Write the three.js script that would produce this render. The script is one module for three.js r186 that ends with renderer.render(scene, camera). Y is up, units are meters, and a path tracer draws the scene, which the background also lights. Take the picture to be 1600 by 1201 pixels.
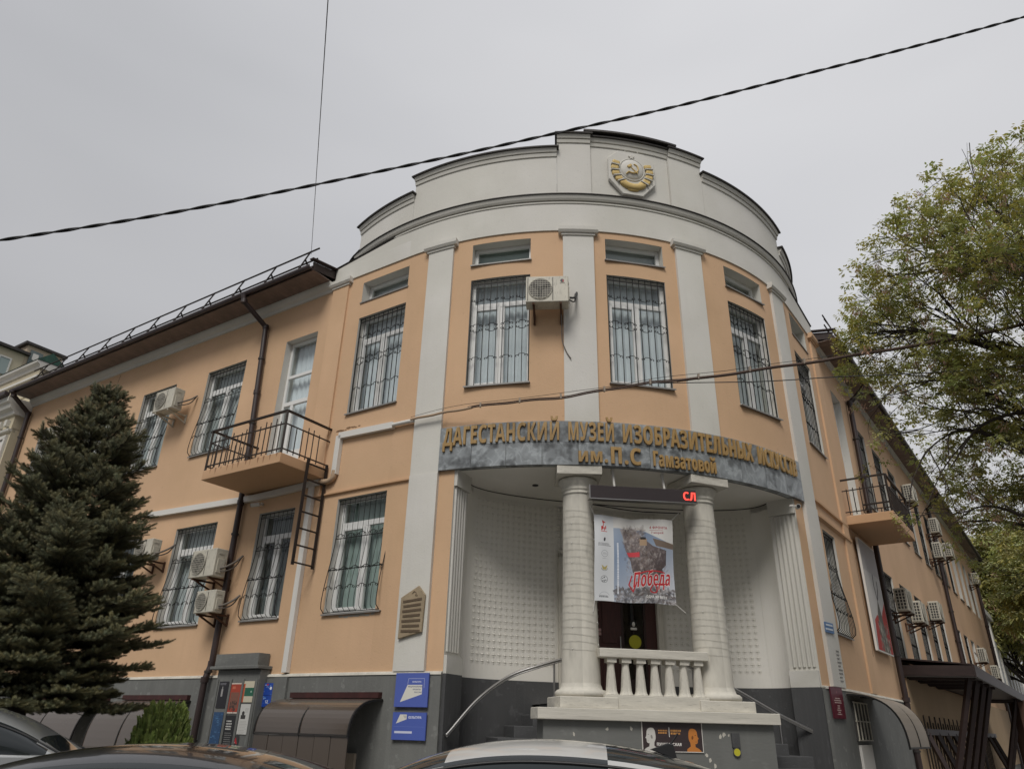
import * as THREE from 'three';
import { RoundedBoxGeometry } from 'three/addons/geometries/RoundedBoxGeometry.js';
import { TextGeometry } from 'three/addons/geometries/TextGeometry.js';
import { FontLoader } from 'three/addons/loaders/FontLoader.js';
import { mergeGeometries } from 'three/addons/utils/BufferGeometryUtils.js';

// ---------------------------------------------------------------- camera, sky, sun
const scene = new THREE.Scene();
const camera = new THREE.PerspectiveCamera(56.28, 4 / 3, 0.1, 600);
camera.position.set(0, 1.6, 0);
camera.rotation.set(THREE.MathUtils.degToRad(25.47), 0, THREE.MathUtils.degToRad(1.415));
const renderer = new THREE.WebGLRenderer({ antialias: true });
renderer.toneMapping = THREE.LinearToneMapping;
renderer.toneMappingExposure = 1.6;
renderer.shadowMap.enabled = true;

let seedState = 7;
const seed = (n) => { seedState = n; };
const rnd = () => { seedState = (seedState * 1664525 + 1013904223) >>> 0; return seedState / 4294967296; };
const rr = (a, b) => a + (b - a) * rnd();

// tileable value noise
function makeNoise(s) {
  const T = new Float32Array(65536);
  seed(s); for (let i = 0; i < 65536; i++) T[i] = rnd();
  const at = (x, y, p) => T[((((y % p) + p) % p) * 256 + (((x % p) + p) % p)) & 65535];
  const n = (x, y, p) => {
    const xi = Math.floor(x), yi = Math.floor(y), fx = x - xi, fy = y - yi;
    const u = fx * fx * (3 - 2 * fx), v = fy * fy * (3 - 2 * fy);
    return (at(xi, yi, p) * (1 - u) + at(xi + 1, yi, p) * u) * (1 - v) + (at(xi, yi + 1, p) * (1 - u) + at(xi + 1, yi + 1, p) * u) * v;
  };
  return (x, y, p, oct = 4) => { let a = 0.5, s = 0, t = 0; for (let o = 0; o < oct; o++) { s += a * n(x, y, p); t += a; a *= 0.5; x *= 2; y *= 2; p *= 2; } return s / t; };
}
const N1 = makeNoise(11), N2 = makeNoise(23), N3 = makeNoise(37);

const SKY = [2.0, 0.45];
{ // overcast sky: soft grey cloud sheets all round
  const W = 1024, H = 512, d = new Float32Array(W * H * 4);
  for (let y = 0; y < H; y++) for (let x = 0; x < W; x++) {
    const el = (y + 0.5) / H * Math.PI - Math.PI / 2, k = (y * W + x) * 4;
    let c = [0.2, 0.2, 0.2];
    if (el > 0) {
      const u = x / W, e = Math.max(el, 0.05) / (Math.PI / 2);
      const big = N1(u * 3 + SKY[0], e * 2.2 + SKY[1], 3, 2), mid = N2(u * 8, e * 6, 8, 4), fine = N3(u * 20, e * 22, 20, 3);
      const lum = 0.300 * (0.56 + 0.62 * big + 0.21 * mid + 0.06 * fine) * (0.90 + 0.29 * Math.sin(el));
      const t = mid * 0.6 + big * 0.4;
      c = [lum * (0.965 + 0.03 * t), lum * (0.985 + 0.01 * t), lum * (1.05 - 0.03 * t)];
    }
    d[k] = c[0]; d[k + 1] = c[1]; d[k + 2] = c[2]; d[k + 3] = 1;
  }
  const t = new THREE.DataTexture(d, W, H, THREE.RGBAFormat, THREE.FloatType);
  t.mapping = THREE.EquirectangularReflectionMapping; t.magFilter = t.minFilter = THREE.LinearFilter; t.wrapS = THREE.RepeatWrapping; t.needsUpdate = true;
  scene.background = t; scene.environment = t;
}
const sun = new THREE.DirectionalLight(new THREE.Color(1.0, 0.965, 0.91), 1.3);
sun.position.set(-6.5, 30.6, 11.2); sun.target.position.set(0, 0, -14);
sun.castShadow = true; sun.shadow.radius = 45; sun.shadow.mapSize.set(2048, 2048);
Object.assign(sun.shadow.camera, { left: -40, right: 40, top: 40, bottom: -40, near: 1, far: 120 });
scene.add(sun, sun.target);

// ---------------------------------------------------------------- helpers
const V = (x, y, z) => new THREE.Vector3(x, y, z);
const D2R = Math.PI / 180;
const col = (r, g, b) => new THREE.Color().setRGB(r, g, b);
function std(c, rough = 0.8, x = {}) { return new THREE.MeshStandardMaterial({ color: col(...c), roughness: rough, ...x }); }
function phys(c, rough = 0.4, x = {}) { return new THREE.MeshPhysicalMaterial({ color: col(...c), roughness: rough, ...x }); }
function clean(g) {
  let r = g.index ? g.toNonIndexed() : g.clone();
  for (const n of Object.keys(r.attributes)) if (!['position', 'normal', 'uv'].includes(n)) r.deleteAttribute(n);
  if (!r.attributes.normal) r.computeVertexNormals();
  if (!r.attributes.uv) r.setAttribute('uv', new THREE.Float32BufferAttribute(new Float32Array(r.attributes.position.count * 2), 2));
  r.morphAttributes = {};
  return r;
}
const mg = (list) => mergeGeometries((Array.isArray(list) ? list.flat(9) : [list]).map(clean), false);
const used = new Map();
function numbered(n) { const k = used.get(n) || 0; used.set(n, k + 1); return k ? n + '_' + String(k).padStart(3, '0') : n; }
const shade = (o) => { o.castShadow = o.receiveShadow = true; return o; };
const origin = new Map();
function tag(o, label, category, group, kind) {
  if (label) o.userData.label = label; if (category) o.userData.category = category;
  if (group) o.userData.group = group; if (kind) o.userData.kind = kind; return o;
}
function thing(name, label, category, p, rotY = 0, group) {          // a thing at its base
  const g = new THREE.Group(); g.name = numbered(name); g.position.copy(p); g.rotation.y = rotY; origin.set(g, p.clone());
  scene.add(g); return tag(g, label, category, group);
}
// geometry in the parent's own axes
function part(parent, name, geo, mat, p, rotY = 0) {
  const m = shade(new THREE.Mesh(Array.isArray(geo) ? mg(geo) : geo, mat)); m.name = name;
  if (p) m.position.copy(p); if (rotY) m.rotation.y = rotY;
  parent.add(m); if (origin.has(parent)) origin.set(m, origin.get(parent)); return m;
}
// geometry given in the world, parent unturned
function partW(parent, name, geo, mat) {
  const g = mg(geo), o = origin.get(parent); g.translate(-o.x, -o.y, -o.z);
  const m = shade(new THREE.Mesh(g, mat)); m.name = name; parent.add(m); origin.set(m, o); return m;
}
function struct(name, geo, mat) { const m = shade(new THREE.Mesh(mg(geo), mat)); m.name = numbered(name); m.userData.kind = 'structure'; scene.add(m); return m; }
const box = (w, h, d, x = 0, y = 0, z = 0) => new THREE.BoxGeometry(w, h, d).translate(x, y, z);
const rbox = (w, h, d, x = 0, y = 0, z = 0, r = 0.01, s = 1) => new RoundedBoxGeometry(w, h, d, s, Math.min(r, w / 2.1, h / 2.1, d / 2.1)).translate(x, y, z);
const cyl = (r0, r1, h, x = 0, y = 0, z = 0, s = 12) => new THREE.CylinderGeometry(r1, r0, h, s).translate(x, y, z);
function aim(g, a, b) { // a geometry along +y of unit length put from a to b
  const d = b.clone().sub(a), L = d.length(), q = new THREE.Quaternion().setFromUnitVectors(V(0, 1, 0), d.normalize());
  return g.applyMatrix4(new THREE.Matrix4().compose(a.clone().add(b).multiplyScalar(0.5), q, V(1, L, 1)));
}
const rod = (a, b, r, s = 6, r2 = r) => aim(new THREE.CylinderGeometry(r2, r, 1, s, 1), a, b);
function bar(a, b, w, d, sideways = V(0, 1, 0)) { // box along a-b, its height along sideways as far as it can
  const z = b.clone().sub(a), L = z.length(); z.normalize();
  const x = V().crossVectors(sideways, z).normalize(), y = V().crossVectors(z, x);
  return new THREE.BoxGeometry(w, d, L).applyMatrix4(new THREE.Matrix4().makeBasis(x, y, z).setPosition(a.clone().add(b).multiplyScalar(0.5)));
}
const curve = (pts, r, seg = 32, s = 6, closed = false) => new THREE.TubeGeometry(new THREE.CatmullRomCurve3(pts, closed), seg, r, s, closed);
const lathe = (prof, seg = 32) => new THREE.LatheGeometry(prof.map(([r, y]) => new THREE.Vector2(r, y)), seg);
function extrude(pts, depth, bevel = 0) {
  const s = new THREE.Shape(pts.map((p) => new THREE.Vector2(...p)));
  return new THREE.ExtrudeGeometry(s, { depth, bevelEnabled: bevel > 0, bevelSize: bevel, bevelThickness: bevel, bevelSegments: 1, curveSegments: 8 });
}
function tri(pos, uv) { const g = new THREE.BufferGeometry(); g.setAttribute('position', new THREE.Float32BufferAttribute(pos, 3)); if (uv) g.setAttribute('uv', new THREE.Float32BufferAttribute(uv, 2)); g.computeVertexNormals(); return g; }

// ---------------------------------------------------------------- textures
function pix(size, f, srgb = true, rep = 1, h = size) {
  const d = new Uint8Array(size * h * 4);
  for (let y = 0; y < h; y++) for (let x = 0; x < size; x++) { const c = f(x / size, y / h), k = (y * size + x) * 4; d[k] = c[0] * 255; d[k + 1] = c[1] * 255; d[k + 2] = c[2] * 255; d[k + 3] = 255; }
  const t = new THREE.DataTexture(d, size, h, THREE.RGBAFormat); t.wrapS = t.wrapT = THREE.RepeatWrapping; t.magFilter = THREE.LinearFilter; t.minFilter = THREE.LinearMipmapLinearFilter; t.generateMipmaps = true;
  if (srgb) t.colorSpace = THREE.SRGBColorSpace; t.repeat.set(rep, rep); t.needsUpdate = true; return t;
}
const cl = (x, a = 0, b = 1) => Math.min(b, Math.max(a, x));
function canvasTex(w, h, draw) {
  const c = document.createElement('canvas'); c.width = w; c.height = h; const g = c.getContext('2d'); draw(g, w, h);
  const t = new THREE.CanvasTexture(c); t.colorSpace = THREE.SRGBColorSpace; t.anisotropy = 4; return t;
}
// painted plaster, 4 m a repeat: faint trowel clouds, rain streaks and hairline dirt specks
const plasterTex = pix(1024, (u, v) => {
  const a = N1(u * 5, v * 5, 5, 5), b = N2(u * 40, v * 3, 40, 3), s = N3(u * 128, v * 128, 128, 2);
  const c = N3(u * 2, v * 2, 2, 3), m = 0.875 + 0.09 * a + 0.07 * c - 0.012 * cl((b - 0.62) * 4) - 0.06 * cl((s - 0.80) * 6); return [m, m * (0.994 + 0.006 * c), m * (0.975 + 0.02 * a)];
}, true, 0.21);
const grainTex = pix(512, (u, v) => { const n = 0.5 * N2(u * 64, v * 64, 64, 3) + 0.5 * N1(u * 8, v * 8, 8, 3); return [n, n, n]; }, false, 0.8);
const plinthTex = pix(1024, (u, v) => {
  const a = N1(u * 6, v * 6, 6, 5), b = N2(u * 50, v * 2, 50, 3), s = N3(u * 30, v * 30, 30, 4);
  const m = 0.80 + 0.16 * a + 0.10 * cl((b - 0.55) * 3) * 0.6 + 0.16 * cl((s - 0.70) * 8), q = Math.min(1, m); return [q, q * 0.99, q * 0.97];
}, true, 0.33);
const asphaltTex = pix(512, (u, v) => { const m = 0.72 + 0.25 * N1(u * 6, v * 6, 6, 4) * N2(u * 120, v * 120, 120, 2) * 1.6; return [m, m, m]; }, true, 0.25);
const stoneTex = pix(512, (u, v) => { const m = Math.min(1, 0.80 + 0.15 * N1(u * 7, v * 7, 7, 5) + 0.06 * N2(u * 70, v * 70, 70, 2) - 0.10 * cl((N3(u * 16, v * 16, 16, 3) - 0.66) * 5)); return [m, m * 0.99, m * 0.965]; }, true, 0.7);
const marbleTex = pix(1024, (u, v) => {
  const w = N1(u * 5, v * 5, 5, 5), q = N2(u * 9 + w * 2.5, v * 9 + w * 3, 9, 5), vein = Math.pow(1 - Math.abs(q - 0.5) * 2, 6), dark = cl((N3(u * 11 + w, v * 11, 11, 4) - 0.5) * 3.2);
  const m = Math.min(0.94, 0.60 + 0.16 * w - 0.28 * dark + 0.16 * vein * (1 - dark)); return [m * 0.985, m * 1.0, m * 1.005];
}, true, 0.5);
const rustTex = pix(512, (u, v) => { const a = N1(u * 9, v * 9, 9, 5), b = N2(u * 60, v * 4, 60, 3); const m = 0.78 + 0.25 * a - 0.12 * b; return [m, m * 0.97, m * 0.95]; }, true, 0.8);
const barkTex = pix(512, (u, v) => { const a = N1(u * 24, v * 5, 24, 5); const m = 0.55 + 0.5 * a; return [m, m * 0.96, m * 0.92]; }, true, 1);
const dirtyTex = pix(512, (u, v) => { const a = N1(u * 4, v * 4, 4, 4), b = N2(u * 40, v * 6, 40, 4), s = N3(u * 60, v * 60, 60, 2); const m = 0.90 + 0.10 * a - 0.18 * cl((b - 0.6) * 4) - 0.15 * cl((s - .75) * 5); return [m, m * 0.985, m * 0.95]; }, true, 1);

// ---------------------------------------------------------------- materials
const M = {
  peach: std([0.68, 0.452, 0.282], 0.9, { map: plasterTex, bumpMap: grainTex, bumpScale: 0.003 }),
  white: std([0.70, 0.685, 0.645], 0.88, { map: plasterTex, bumpMap: grainTex, bumpScale: 0.003 }),
  white2: std([0.72, 0.70, 0.65], 0.85, { map: stoneTex, bumpMap: grainTex, bumpScale: 0.002 }), tileWhite: std([0.86, 0.84, 0.79], 0.8, { map: plasterTex }),
  reveal: std([0.70, 0.685, 0.645], 0.9, { map: plasterTex }),
  plinth: std([0.20, 0.208, 0.206], 0.88, { map: plinthTex, bumpMap: grainTex, bumpScale: 0.004 }),
  plinthDark: std([0.09, 0.093, 0.10], 0.85, { map: plinthTex, bumpMap: grainTex, bumpScale: 0.004 }),
  pvc: phys([0.72, 0.72, 0.70], 0.35),
  pane: phys([0.93, 0.96, 0.95], 0.02, { transmission: 1, thickness: 0, ior: 1.52 }),
  curtain: std([0.66, 0.70, 0.74], 0.95), curtainDim: std([0.42, 0.455, 0.46], 0.95), curtainDark: std([0.16, 0.185, 0.185], 0.95), curtainGreen: std([0.30, 0.375, 0.35], 0.95), blindWhite: std([0.62, 0.63, 0.60], 0.9),
  iron: std([0.018, 0.017, 0.016], 0.6, { metalness: 0.3 }),
  rail: std([0.035, 0.026, 0.022], 0.6, { metalness: 0.3, map: rustTex }),
  brown: phys([0.050, 0.033, 0.032], 0.45, { map: rustTex }),
  brownSoffit: phys([0.25, 0.195, 0.172], 0.5, { map: rustTex }),
  darkMetal: std([0.075, 0.072, 0.07], 0.55, { metalness: 0.4, map: rustTex }),
  sill: std([0.26, 0.25, 0.235], 0.5, { metalness: 0.3 }),
  marble: phys([0.53, 0.55, 0.565], 0.38, { map: marbleTex }),
  gold: phys([0.47, 0.30, 0.115], 0.55, { map: stoneTex }),
  goldLeaf: phys([0.62, 0.45, 0.17], 0.6),
  steel: std([0.42, 0.41, 0.40], 0.38, { metalness: 1 }),
  ac: phys([0.60, 0.585, 0.53], 0.5, { map: dirtyTex }), acDark: std([0.05, 0.048, 0.045], 0.8), acFan: std([0.17, 0.16, 0.145], 0.8), rust: std([0.12, 0.06, 0.035], 0.9, { map: rustTex }), hose: std([0.16, 0.14, 0.12], 0.9), blackPipe: std([0.03, 0.03, 0.03], 0.7),
  asphalt: std([0.19, 0.187, 0.18], 0.95, { map: asphaltTex, bumpMap: grainTex, bumpScale: 0.006 }),
  pave: std([0.52, 0.505, 0.47], 0.92, { map: asphaltTex }), kerb: std([0.26, 0.255, 0.24], 0.9, { map: stoneTex }),
  door: phys([0.085, 0.028, 0.024], 0.5, { map: rustTex }), doorDark: phys([0.03, 0.012, 0.010], 0.5),
  bark: std([0.06, 0.05, 0.042], 0.95, { map: barkTex }), twig: std([0.045, 0.035, 0.032], 0.95),
  cable: std([0.012, 0.012, 0.013], 0.6), duct: std([0.075, 0.045, 0.032], 0.75), ductPale: std([0.42, 0.30, 0.20], 0.8),
  black: std([0.01, 0.01, 0.01], 0.7), cream: std([0.62, 0.55, 0.41], 0.9, { map: plasterTex }), greenRoof: std([0.02, 0.10, 0.07], 0.5, { map: rustTex }),
  poly: phys([0.085, 0.066, 0.052], 0.22, { clearcoat: 0.6, clearcoatRoughness: 0.15 }), polyTan: phys([0.36, 0.30, 0.235], 0.55),
  redBrown: std([0.065, 0.017, 0.015], 0.6, { map: rustTex }), whiteTrim: std([0.66, 0.64, 0.60], 0.7),
  peachDark: std([0.62, 0.39, 0.23], 0.9, { map: plasterTex }),
};

// ---------------------------------------------------------------- plan of the corner building
const CX = 1.2715, CZ = -18.7277, RAD = 6.5978, TH = { L: -32.977, R: 53.118, X: 10.6 };
const nrm = (deg) => V(Math.sin(deg * D2R), 0, Math.cos(deg * D2R)), tan = (deg) => V(Math.cos(deg * D2R), 0, -Math.sin(deg * D2R));
const Cc = V(CX, 0, CZ), TL = Cc.clone().addScaledVector(nrm(TH.L), RAD), TR = Cc.clone().addScaledVector(nrm(TH.R), RAD);
// point on a face: L, R run along the wings away from the corner (metres), A is the round front (degrees), X the porch (metres across, metres out from the centre of the round)
function P(s, u, h, off = 0) {
  if (s === 'A') return Cc.clone().addScaledVector(nrm(u), RAD + off).setY(h);
  if (s === 'X') return Cc.clone().addScaledVector(tan(TH.X), u).addScaledVector(nrm(TH.X), off).setY(h);
  const t = tan(TH[s]).multiplyScalar(s === 'L' ? -1 : 1);
  return (s === 'L' ? TL : TR).clone().addScaledVector(t, u).addScaledVector(nrm(TH[s]), off).setY(h);
}
const turn = (s, u) => (s === 'A' ? u : TH[s]) * D2R;
const mOf = (deg) => deg * D2R * RAD;
// sweep a closed profile [[off, h], ...] along a face
function sweep(s, prof, u0, u1, n = 1, caps = true) {
  const pos = [], uv = []; const ring = [];
  for (let i = 0; i <= n; i++) { const u = u0 + (u1 - u0) * i / n; ring.push(prof.map(([o, h]) => P(s, u, h, o))); }
  for (let i = 0; i < n; i++) {
    let run = 0; const ua = (s === 'A' ? mOf(u0 + (u1 - u0) * i / n) : u0 + (u1 - u0) * i / n), ub = (s === 'A' ? mOf(u0 + (u1 - u0) * (i + 1) / n) : u0 + (u1 - u0) * (i + 1) / n);
    for (let j = 0; j < prof.length; j++) {
      const k = (j + 1) % prof.length, a = ring[i][j], b = ring[i + 1][j], c = ring[i + 1][k], d = ring[i][k], w = Math.hypot(prof[k][0] - prof[j][0], prof[k][1] - prof[j][1]);
      pos.push(...a, ...b, ...c, ...a, ...c, ...d); uv.push(ua, run, ub, run, ub, run + w, ua, run, ub, run + w, ua, run + w); run += w;
    }
  }
  if (caps) {
    const f = THREE.ShapeUtils.triangulateShape(prof.map((p) => new THREE.Vector2(...p)), []);
    for (const i of [0, n]) for (const [a, b, c] of f) for (const q of [a, b, c]) { pos.push(...ring[i][q]); uv.push(...prof[q]); }
  }
  return tri(pos, uv);
}
const rect = (o0, o1, h0, h1) => [[o0, h0], [o1, h0], [o1, h1], [o0, h1]];
// a wall sheet with openings
function wallSheet(s, u0, u1, h0, h1, holes, du) {
  const us = new Set([u0, u1]), hs = new Set([h0, h1]);
  for (const q of holes) { us.add(cl(q.u0, u0, u1)); us.add(cl(q.u1, u0, u1)); hs.add(cl(q.h0, h0, h1)); hs.add(cl(q.h1, h0, h1)); }
  for (let u = u0 + du; u < u1; u += du) us.add(u);
  const U = [...us].sort((a, b) => a - b), Hh = [...hs].sort((a, b) => a - b), pos = [], uv = [], nor = [];
  for (let i = 0; i + 1 < U.length; i++) for (let j = 0; j + 1 < Hh.length; j++) {
    const um = (U[i] + U[i + 1]) / 2, hm = (Hh[j] + Hh[j + 1]) / 2;
    if (U[i + 1] - U[i] < 1e-6 || holes.some((q) => um > q.u0 && um < q.u1 && hm > q.h0 && hm < q.h1)) continue;
    const c = [[U[i], Hh[j]], [U[i + 1], Hh[j]], [U[i + 1], Hh[j + 1]], [U[i], Hh[j + 1]]];
    const order = s === 'L' ? [0, 2, 1, 0, 3, 2] : [0, 1, 2, 0, 2, 3];
    for (const k of order) { pos.push(...P(s, c[k][0], c[k][1])); uv.push(s === 'A' ? mOf(c[k][0]) : c[k][0] + (s === 'R' ? 7.3 : 1.7), c[k][1]); nor.push(...nrm(s === 'A' ? c[k][0] : TH[s])); }
  }
  const g = new THREE.BufferGeometry(); g.setAttribute('position', new THREE.Float32BufferAttribute(pos, 3)); g.setAttribute('normal', new THREE.Float32BufferAttribute(nor, 3)); g.setAttribute('uv', new THREE.Float32BufferAttribute(uv, 2)); return g;
}
const onFace = (g, s, u, h, off) => g.applyMatrix4(new THREE.Matrix4().makeRotationY(turn(s, u)).setPosition(P(s, u, h, off)));
// ================================================================ ground
struct('ground', new THREE.CircleGeometry(420, 48).rotateX(-Math.PI / 2), M.asphalt);
{
  const g = [];
  for (const [s, a, b, n] of [['L', 0, 60, 1], ['A', TH.L, TH.R, 24], ['R', 0, 70, 1]]) g.push(sweep(s, rect(-0.5, 2.5, -0.05, 0.12), a, b, n));
  struct('pavement', g, M.pave);
  const k = []; for (const [s, a, b, n] of [['A', TH.L, TH.R, 24], ['R', 0, 70, 1], ['L', 0, 60, 1]]) k.push(sweep(s, [[2.5, -0.05], [2.65, -0.05], [2.65, 0.12], [2.63, 0.14], [2.5, 0.14]], a, b, n));
  struct('kerb', k, M.kerb);
  struct('lawn', sweep('L', rect(2.66, 5.2, -0.05, 0.09), -0.6, 40), std([0.05, 0.075, 0.025], 1, { map: asphaltTex }));
}

// ================================================================ the museum
const mus = thing('museum_building', 'two-storey peach and white corner building with rounded columned entrance', 'building', Cc.clone());
const musAt = (p) => p.clone().sub(Cc);
const PL = 2.36, TOP = 10.96;

// windows: every opening with what stands in it -------------------------------------------------
const holes = { L: [], A: [], R: [] };
const scrollGeo = (() => { // a wrought handlebar scroll: an arch between two curls, 0.27 m across
  const half = []; for (let i = 0; i <= 10; i++) { const a = -0.4 + (1 - i / 10) * 5.2, r = 0.012 + 0.021 * i / 10; half.push(V(-0.088 + Math.cos(a) * r, Math.sin(a) * r - 0.01, 0)); }
  const arch = [V(-0.05, 0.03, 0), V(0, 0.042, 0), V(0.05, 0.03, 0)];
  return curve([...half, ...arch, ...half.slice().reverse().map((p) => V(-p.x, p.y, 0))], 0.0078, 44, 3);
})();
const geoCache = new Map();
const cached = (k, f) => { if (!geoCache.has(k)) geoCache.set(k, f()); return geoCache.get(k); };
function grilleGeo(w, h, belly) {
  return cached('g' + [w, h, belly], () => {
    const out = [], n = Math.max(6, Math.round(w / 0.135)), zAt = (y) => { if (!belly) return 0; const f = cl(1 - (y - 0.14) / (h * 0.62)), up = 0.17 * f * f * (3 - 2 * f); return y < 0.14 ? up * Math.sqrt(Math.max(0, 1 - (1 - y / 0.14) ** 2)) : up; };
    const z0 = -0.055;
    for (let i = 0; i <= n; i++) {
      const x = -w / 2 + 0.02 + (w - 0.04) * i / n, j = (i % n === 0) ? 0.010 : 0.0065;
      if (!belly) out.push(box(j * 2, h - 0.02, j * 2, x + rr(-.003, .003), h / 2, z0));
      else { const p = []; for (let k = 0; k <= 16; k++) { const y = 0.015 + (h - 0.03) * Math.pow(k / 16, 1.6); p.push(V(x, y, z0 + zAt(y))); } out.push(curve(p, j * 1.05, 20, 4)); }
    }
    for (const y of belly ? [0.02, h * 0.36, h * 0.64, h - 0.10, h - 0.02] : [0.02, h - 0.10, h - 0.02]) out.push(box(w - 0.02, 0.014, 0.014, 0, y, z0 + zAt(y)));
    for (const [fy, rows] of belly ? [[0.20, 1], [0.36, 1], [0.66, 1]] : [[0.80, 1], [0.535, 2], [0.25, 1]]) for (let r = 0; r < rows; r++) {
      const m = Math.max(3, Math.round(w / 0.28));
      for (let i = 0; i < m; i++) { const x = -w / 2 + w * (i + 0.5) / m, y = h * fy + (rows > 1 ? (r ? -0.05 : 0.05) : 0), g = scrollGeo.clone().scale(w / m / 0.275, r || fy > 0.75 ? -1 : 1, 1); out.push(g.translate(x, y, z0 + zAt(y) + 0.010)); }
    }
    return mg(out);
  });
}
function revealGeo(w, h, d, curved) {
  return cached('r' + [w, h, d, curved], () => {
    const zf = (x) => (curved ? Math.sqrt(RAD * RAD - x * x) - RAD : 0) - 0.001, pos = [], uv = [], q = (a, b, c, e) => { for (const p of [a, b, c, a, c, e]) { pos.push(...p); uv.push(p[0] + p[2], p[1] + p[2]); } };
    const n = 6;
    for (let i = 0; i < n; i++) { const a = -w / 2 + w * i / n, b = -w / 2 + w * (i + 1) / n; for (const y of [0, h]) q([a, y, zf(a)], [b, y, zf(b)], [b, y, -d], [a, y, -d]); }
    for (const x of [-w / 2, w / 2]) q([x, 0, zf(x)], [x, h, zf(x)], [x, h, -d], [x, 0, -d]);
    return tri(pos, uv);
  });
}
const frameBars = (list) => list.map(([x0, x1, y0, y1, z, t = 0.07]) => rbox(x1 - x0, y1 - y0, t, (x0 + x1) / 2, (y0 + y1) / 2, z, 0.008));
function curtainGeo(w, h, z, folds, amp) {
  return cached('c' + [w, h, z, folds], () => {
    const g = new THREE.PlaneGeometry(w, h, Math.max(8, folds * 8), 1), p = g.attributes.position;
    for (let i = 0; i < p.count; i++) p.setZ(i, amp * Math.sin(p.getX(i) / w * Math.PI * 2 * folds + 0.6 * Math.sin(p.getX(i) * 9)));
    g.translate(0, h / 2, z); g.computeVertexNormals(); return g;
  });
}
// o: {grille: 'flat' | 'belly' | null, curtain, style: 'three' | 'two' | 'transom' | 'far', folds}
function addWindow(s, u, h0, w, h, o = {}) {
  const half = s === 'A' ? w / 2 / RAD / D2R : w / 2;
  holes[s].push({ u0: u - half, u1: u + half, h0, h1: h0 + h });
  const g = new THREE.Group(); g.name = 'window'; g.position.copy(musAt(P(s, u, h0, 0))); g.rotation.y = turn(s, u); mus.add(g);
  const tr = o.style === 'transom', zf = tr ? -0.26 : -0.19, D = 0.42;
  part(g, 'reveal', revealGeo(w, h, D, s === 'A'), M.reveal);
  const W = w / 2, b = 0.075, ty = h * (o.ty ?? 0.765), mx = o.mx ?? 0.03;
  const bars = [[-W, -W + b, 0, h, zf], [W - b, W, 0, h, zf], [-W + b, W - b, 0, b, zf], [-W + b, W - b, h - b, h, zf]], panes = [];
  const light = (x0, x1, y0, y1) => panes.push([x0, x1, y0, y1]);
  if (tr) { light(-W + b, W - b, b, h - b); }
  else {
    bars.push([-W + b, W - b, ty - 0.055, ty + 0.055, zf]);
    bars.push([mx - 0.05, mx + 0.05, b, ty - 0.055, zf]);
    light(-W + b, W - b, ty + 0.055, h - b);
    const i = 0.055, x0 = -W + b, x1 = mx - 0.05, y0 = b, y1 = ty - 0.055, z = zf + 0.012; // opening sash on the left
    bars.push([x0, x0 + i, y0, y1, z, 0.075], [x1 - i, x1, y0, y1, z, 0.075], [x0 + i, x1 - i, y0, y0 + i, z, 0.075], [x0 + i, x1 - i, y1 - i, y1, z, 0.075]);
    light(x0 + i, x1 - i, y0 + i, y1 - i); light(mx + 0.05, W - b, b, ty - 0.055);
  }
  part(g, 'frame', cached('f' + [w, h, o.style, o.ty, o.mx], () => mg(frameBars(bars))), M.pvc);
  for (const [x0, x1, y0, y1] of panes) part(g, 'pane', cached('p' + [x1 - x0, y1 - y0].map((q) => q.toFixed(3)), () => new THREE.PlaneGeometry(x1 - x0, y1 - y0)), M.pane, V((x0 + x1) / 2, (y0 + y1) / 2, zf));
  if (tr) part(g, 'blind', box(w, h, 0.02, 0, h / 2, -D + 0.01), o.curtain ?? M.curtain);
  else part(g, 'curtain', curtainGeo(w, h, -D + 0.05, o.folds ?? 9, 0.018), o.curtain ?? M.curtain);
  if (o.grille) part(g, 'grille', grilleGeo(+w.toFixed(2), +h.toFixed(2), o.grille === 'belly'), M.iron);
  if (!o.noSill) part(g, 'sill', cached('s' + [w, tr], () => mg([rbox(w + 0.05, 0.016, tr ? 0.22 : 0.22, 0, -0.006, tr ? -0.085 : -0.06, 0.005), box(w + 0.05, 0.022, 0.006, 0, -0.018, tr ? 0.022 : 0.046)])), M.sill);
  return g;
}
seed(5);
const SQ = 2.44;
for (const [a, c] of [[-13.75, M.curtain], [10.5, M.curtain], [35.2, M.curtainDim]]) {
  addWindow('A', a, 7.46, 1.25, SQ, { grille: 'flat', curtain: c });
  addWindow('A', a, 10.26, 1.25, 0.53, { style: 'transom', curtain: a < 0 ? M.curtainGreen : M.curtainDim });
}
addWindow('L', 0.68, 7.44, 1.36, 2.34, { grille: 'flat', curtain: M.curtain });
addWindow('L', 0.68, 10.19, 1.36, 0.53, { style: 'transom', curtain: M.curtainDim });
addWindow('R', 0.80, 7.46, 1.26, 2.34, { grille: 'flat', curtain: M.curtainDark });
addWindow('R', 0.86, 10.27, 1.26, 0.60, { style: 'transom', curtain: M.curtainDim });
for (const [u, w] of [[5.88, 1.5], [8.72, 1.5], [11.55, 1.45], [14.3, 1.4]]) addWindow('L', u, 7.40, w, 2.32, { grille: 'belly', curtain: M.curtainDim });
for (const [u, w, c] of [[0.58, 1.40, M.curtainGreen], [3.05, 1.10, M.curtainDark], [5.74, 1.50, M.curtainDim], [8.6, 1.5, M.curtainDark]]) addWindow('L', u, 3.40, w, 2.20, { grille: 'belly', curtain: c });
addWindow('R', 0.30, 3.38, 1.30, 2.10, { grille: 'belly', curtain: M.curtainDim });
const RW = []; for (let i = 0; i < 12; i++) RW.push(6.45 + i * 2.27);
RW.forEach((u, i) => { addWindow('R', u, 7.40, 1.28, 2.42, { grille: i < 8 ? 'flat' : null, curtain: [M.curtainDark, M.curtainDim][i % 2], noSill: i > 9 }); });
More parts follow.
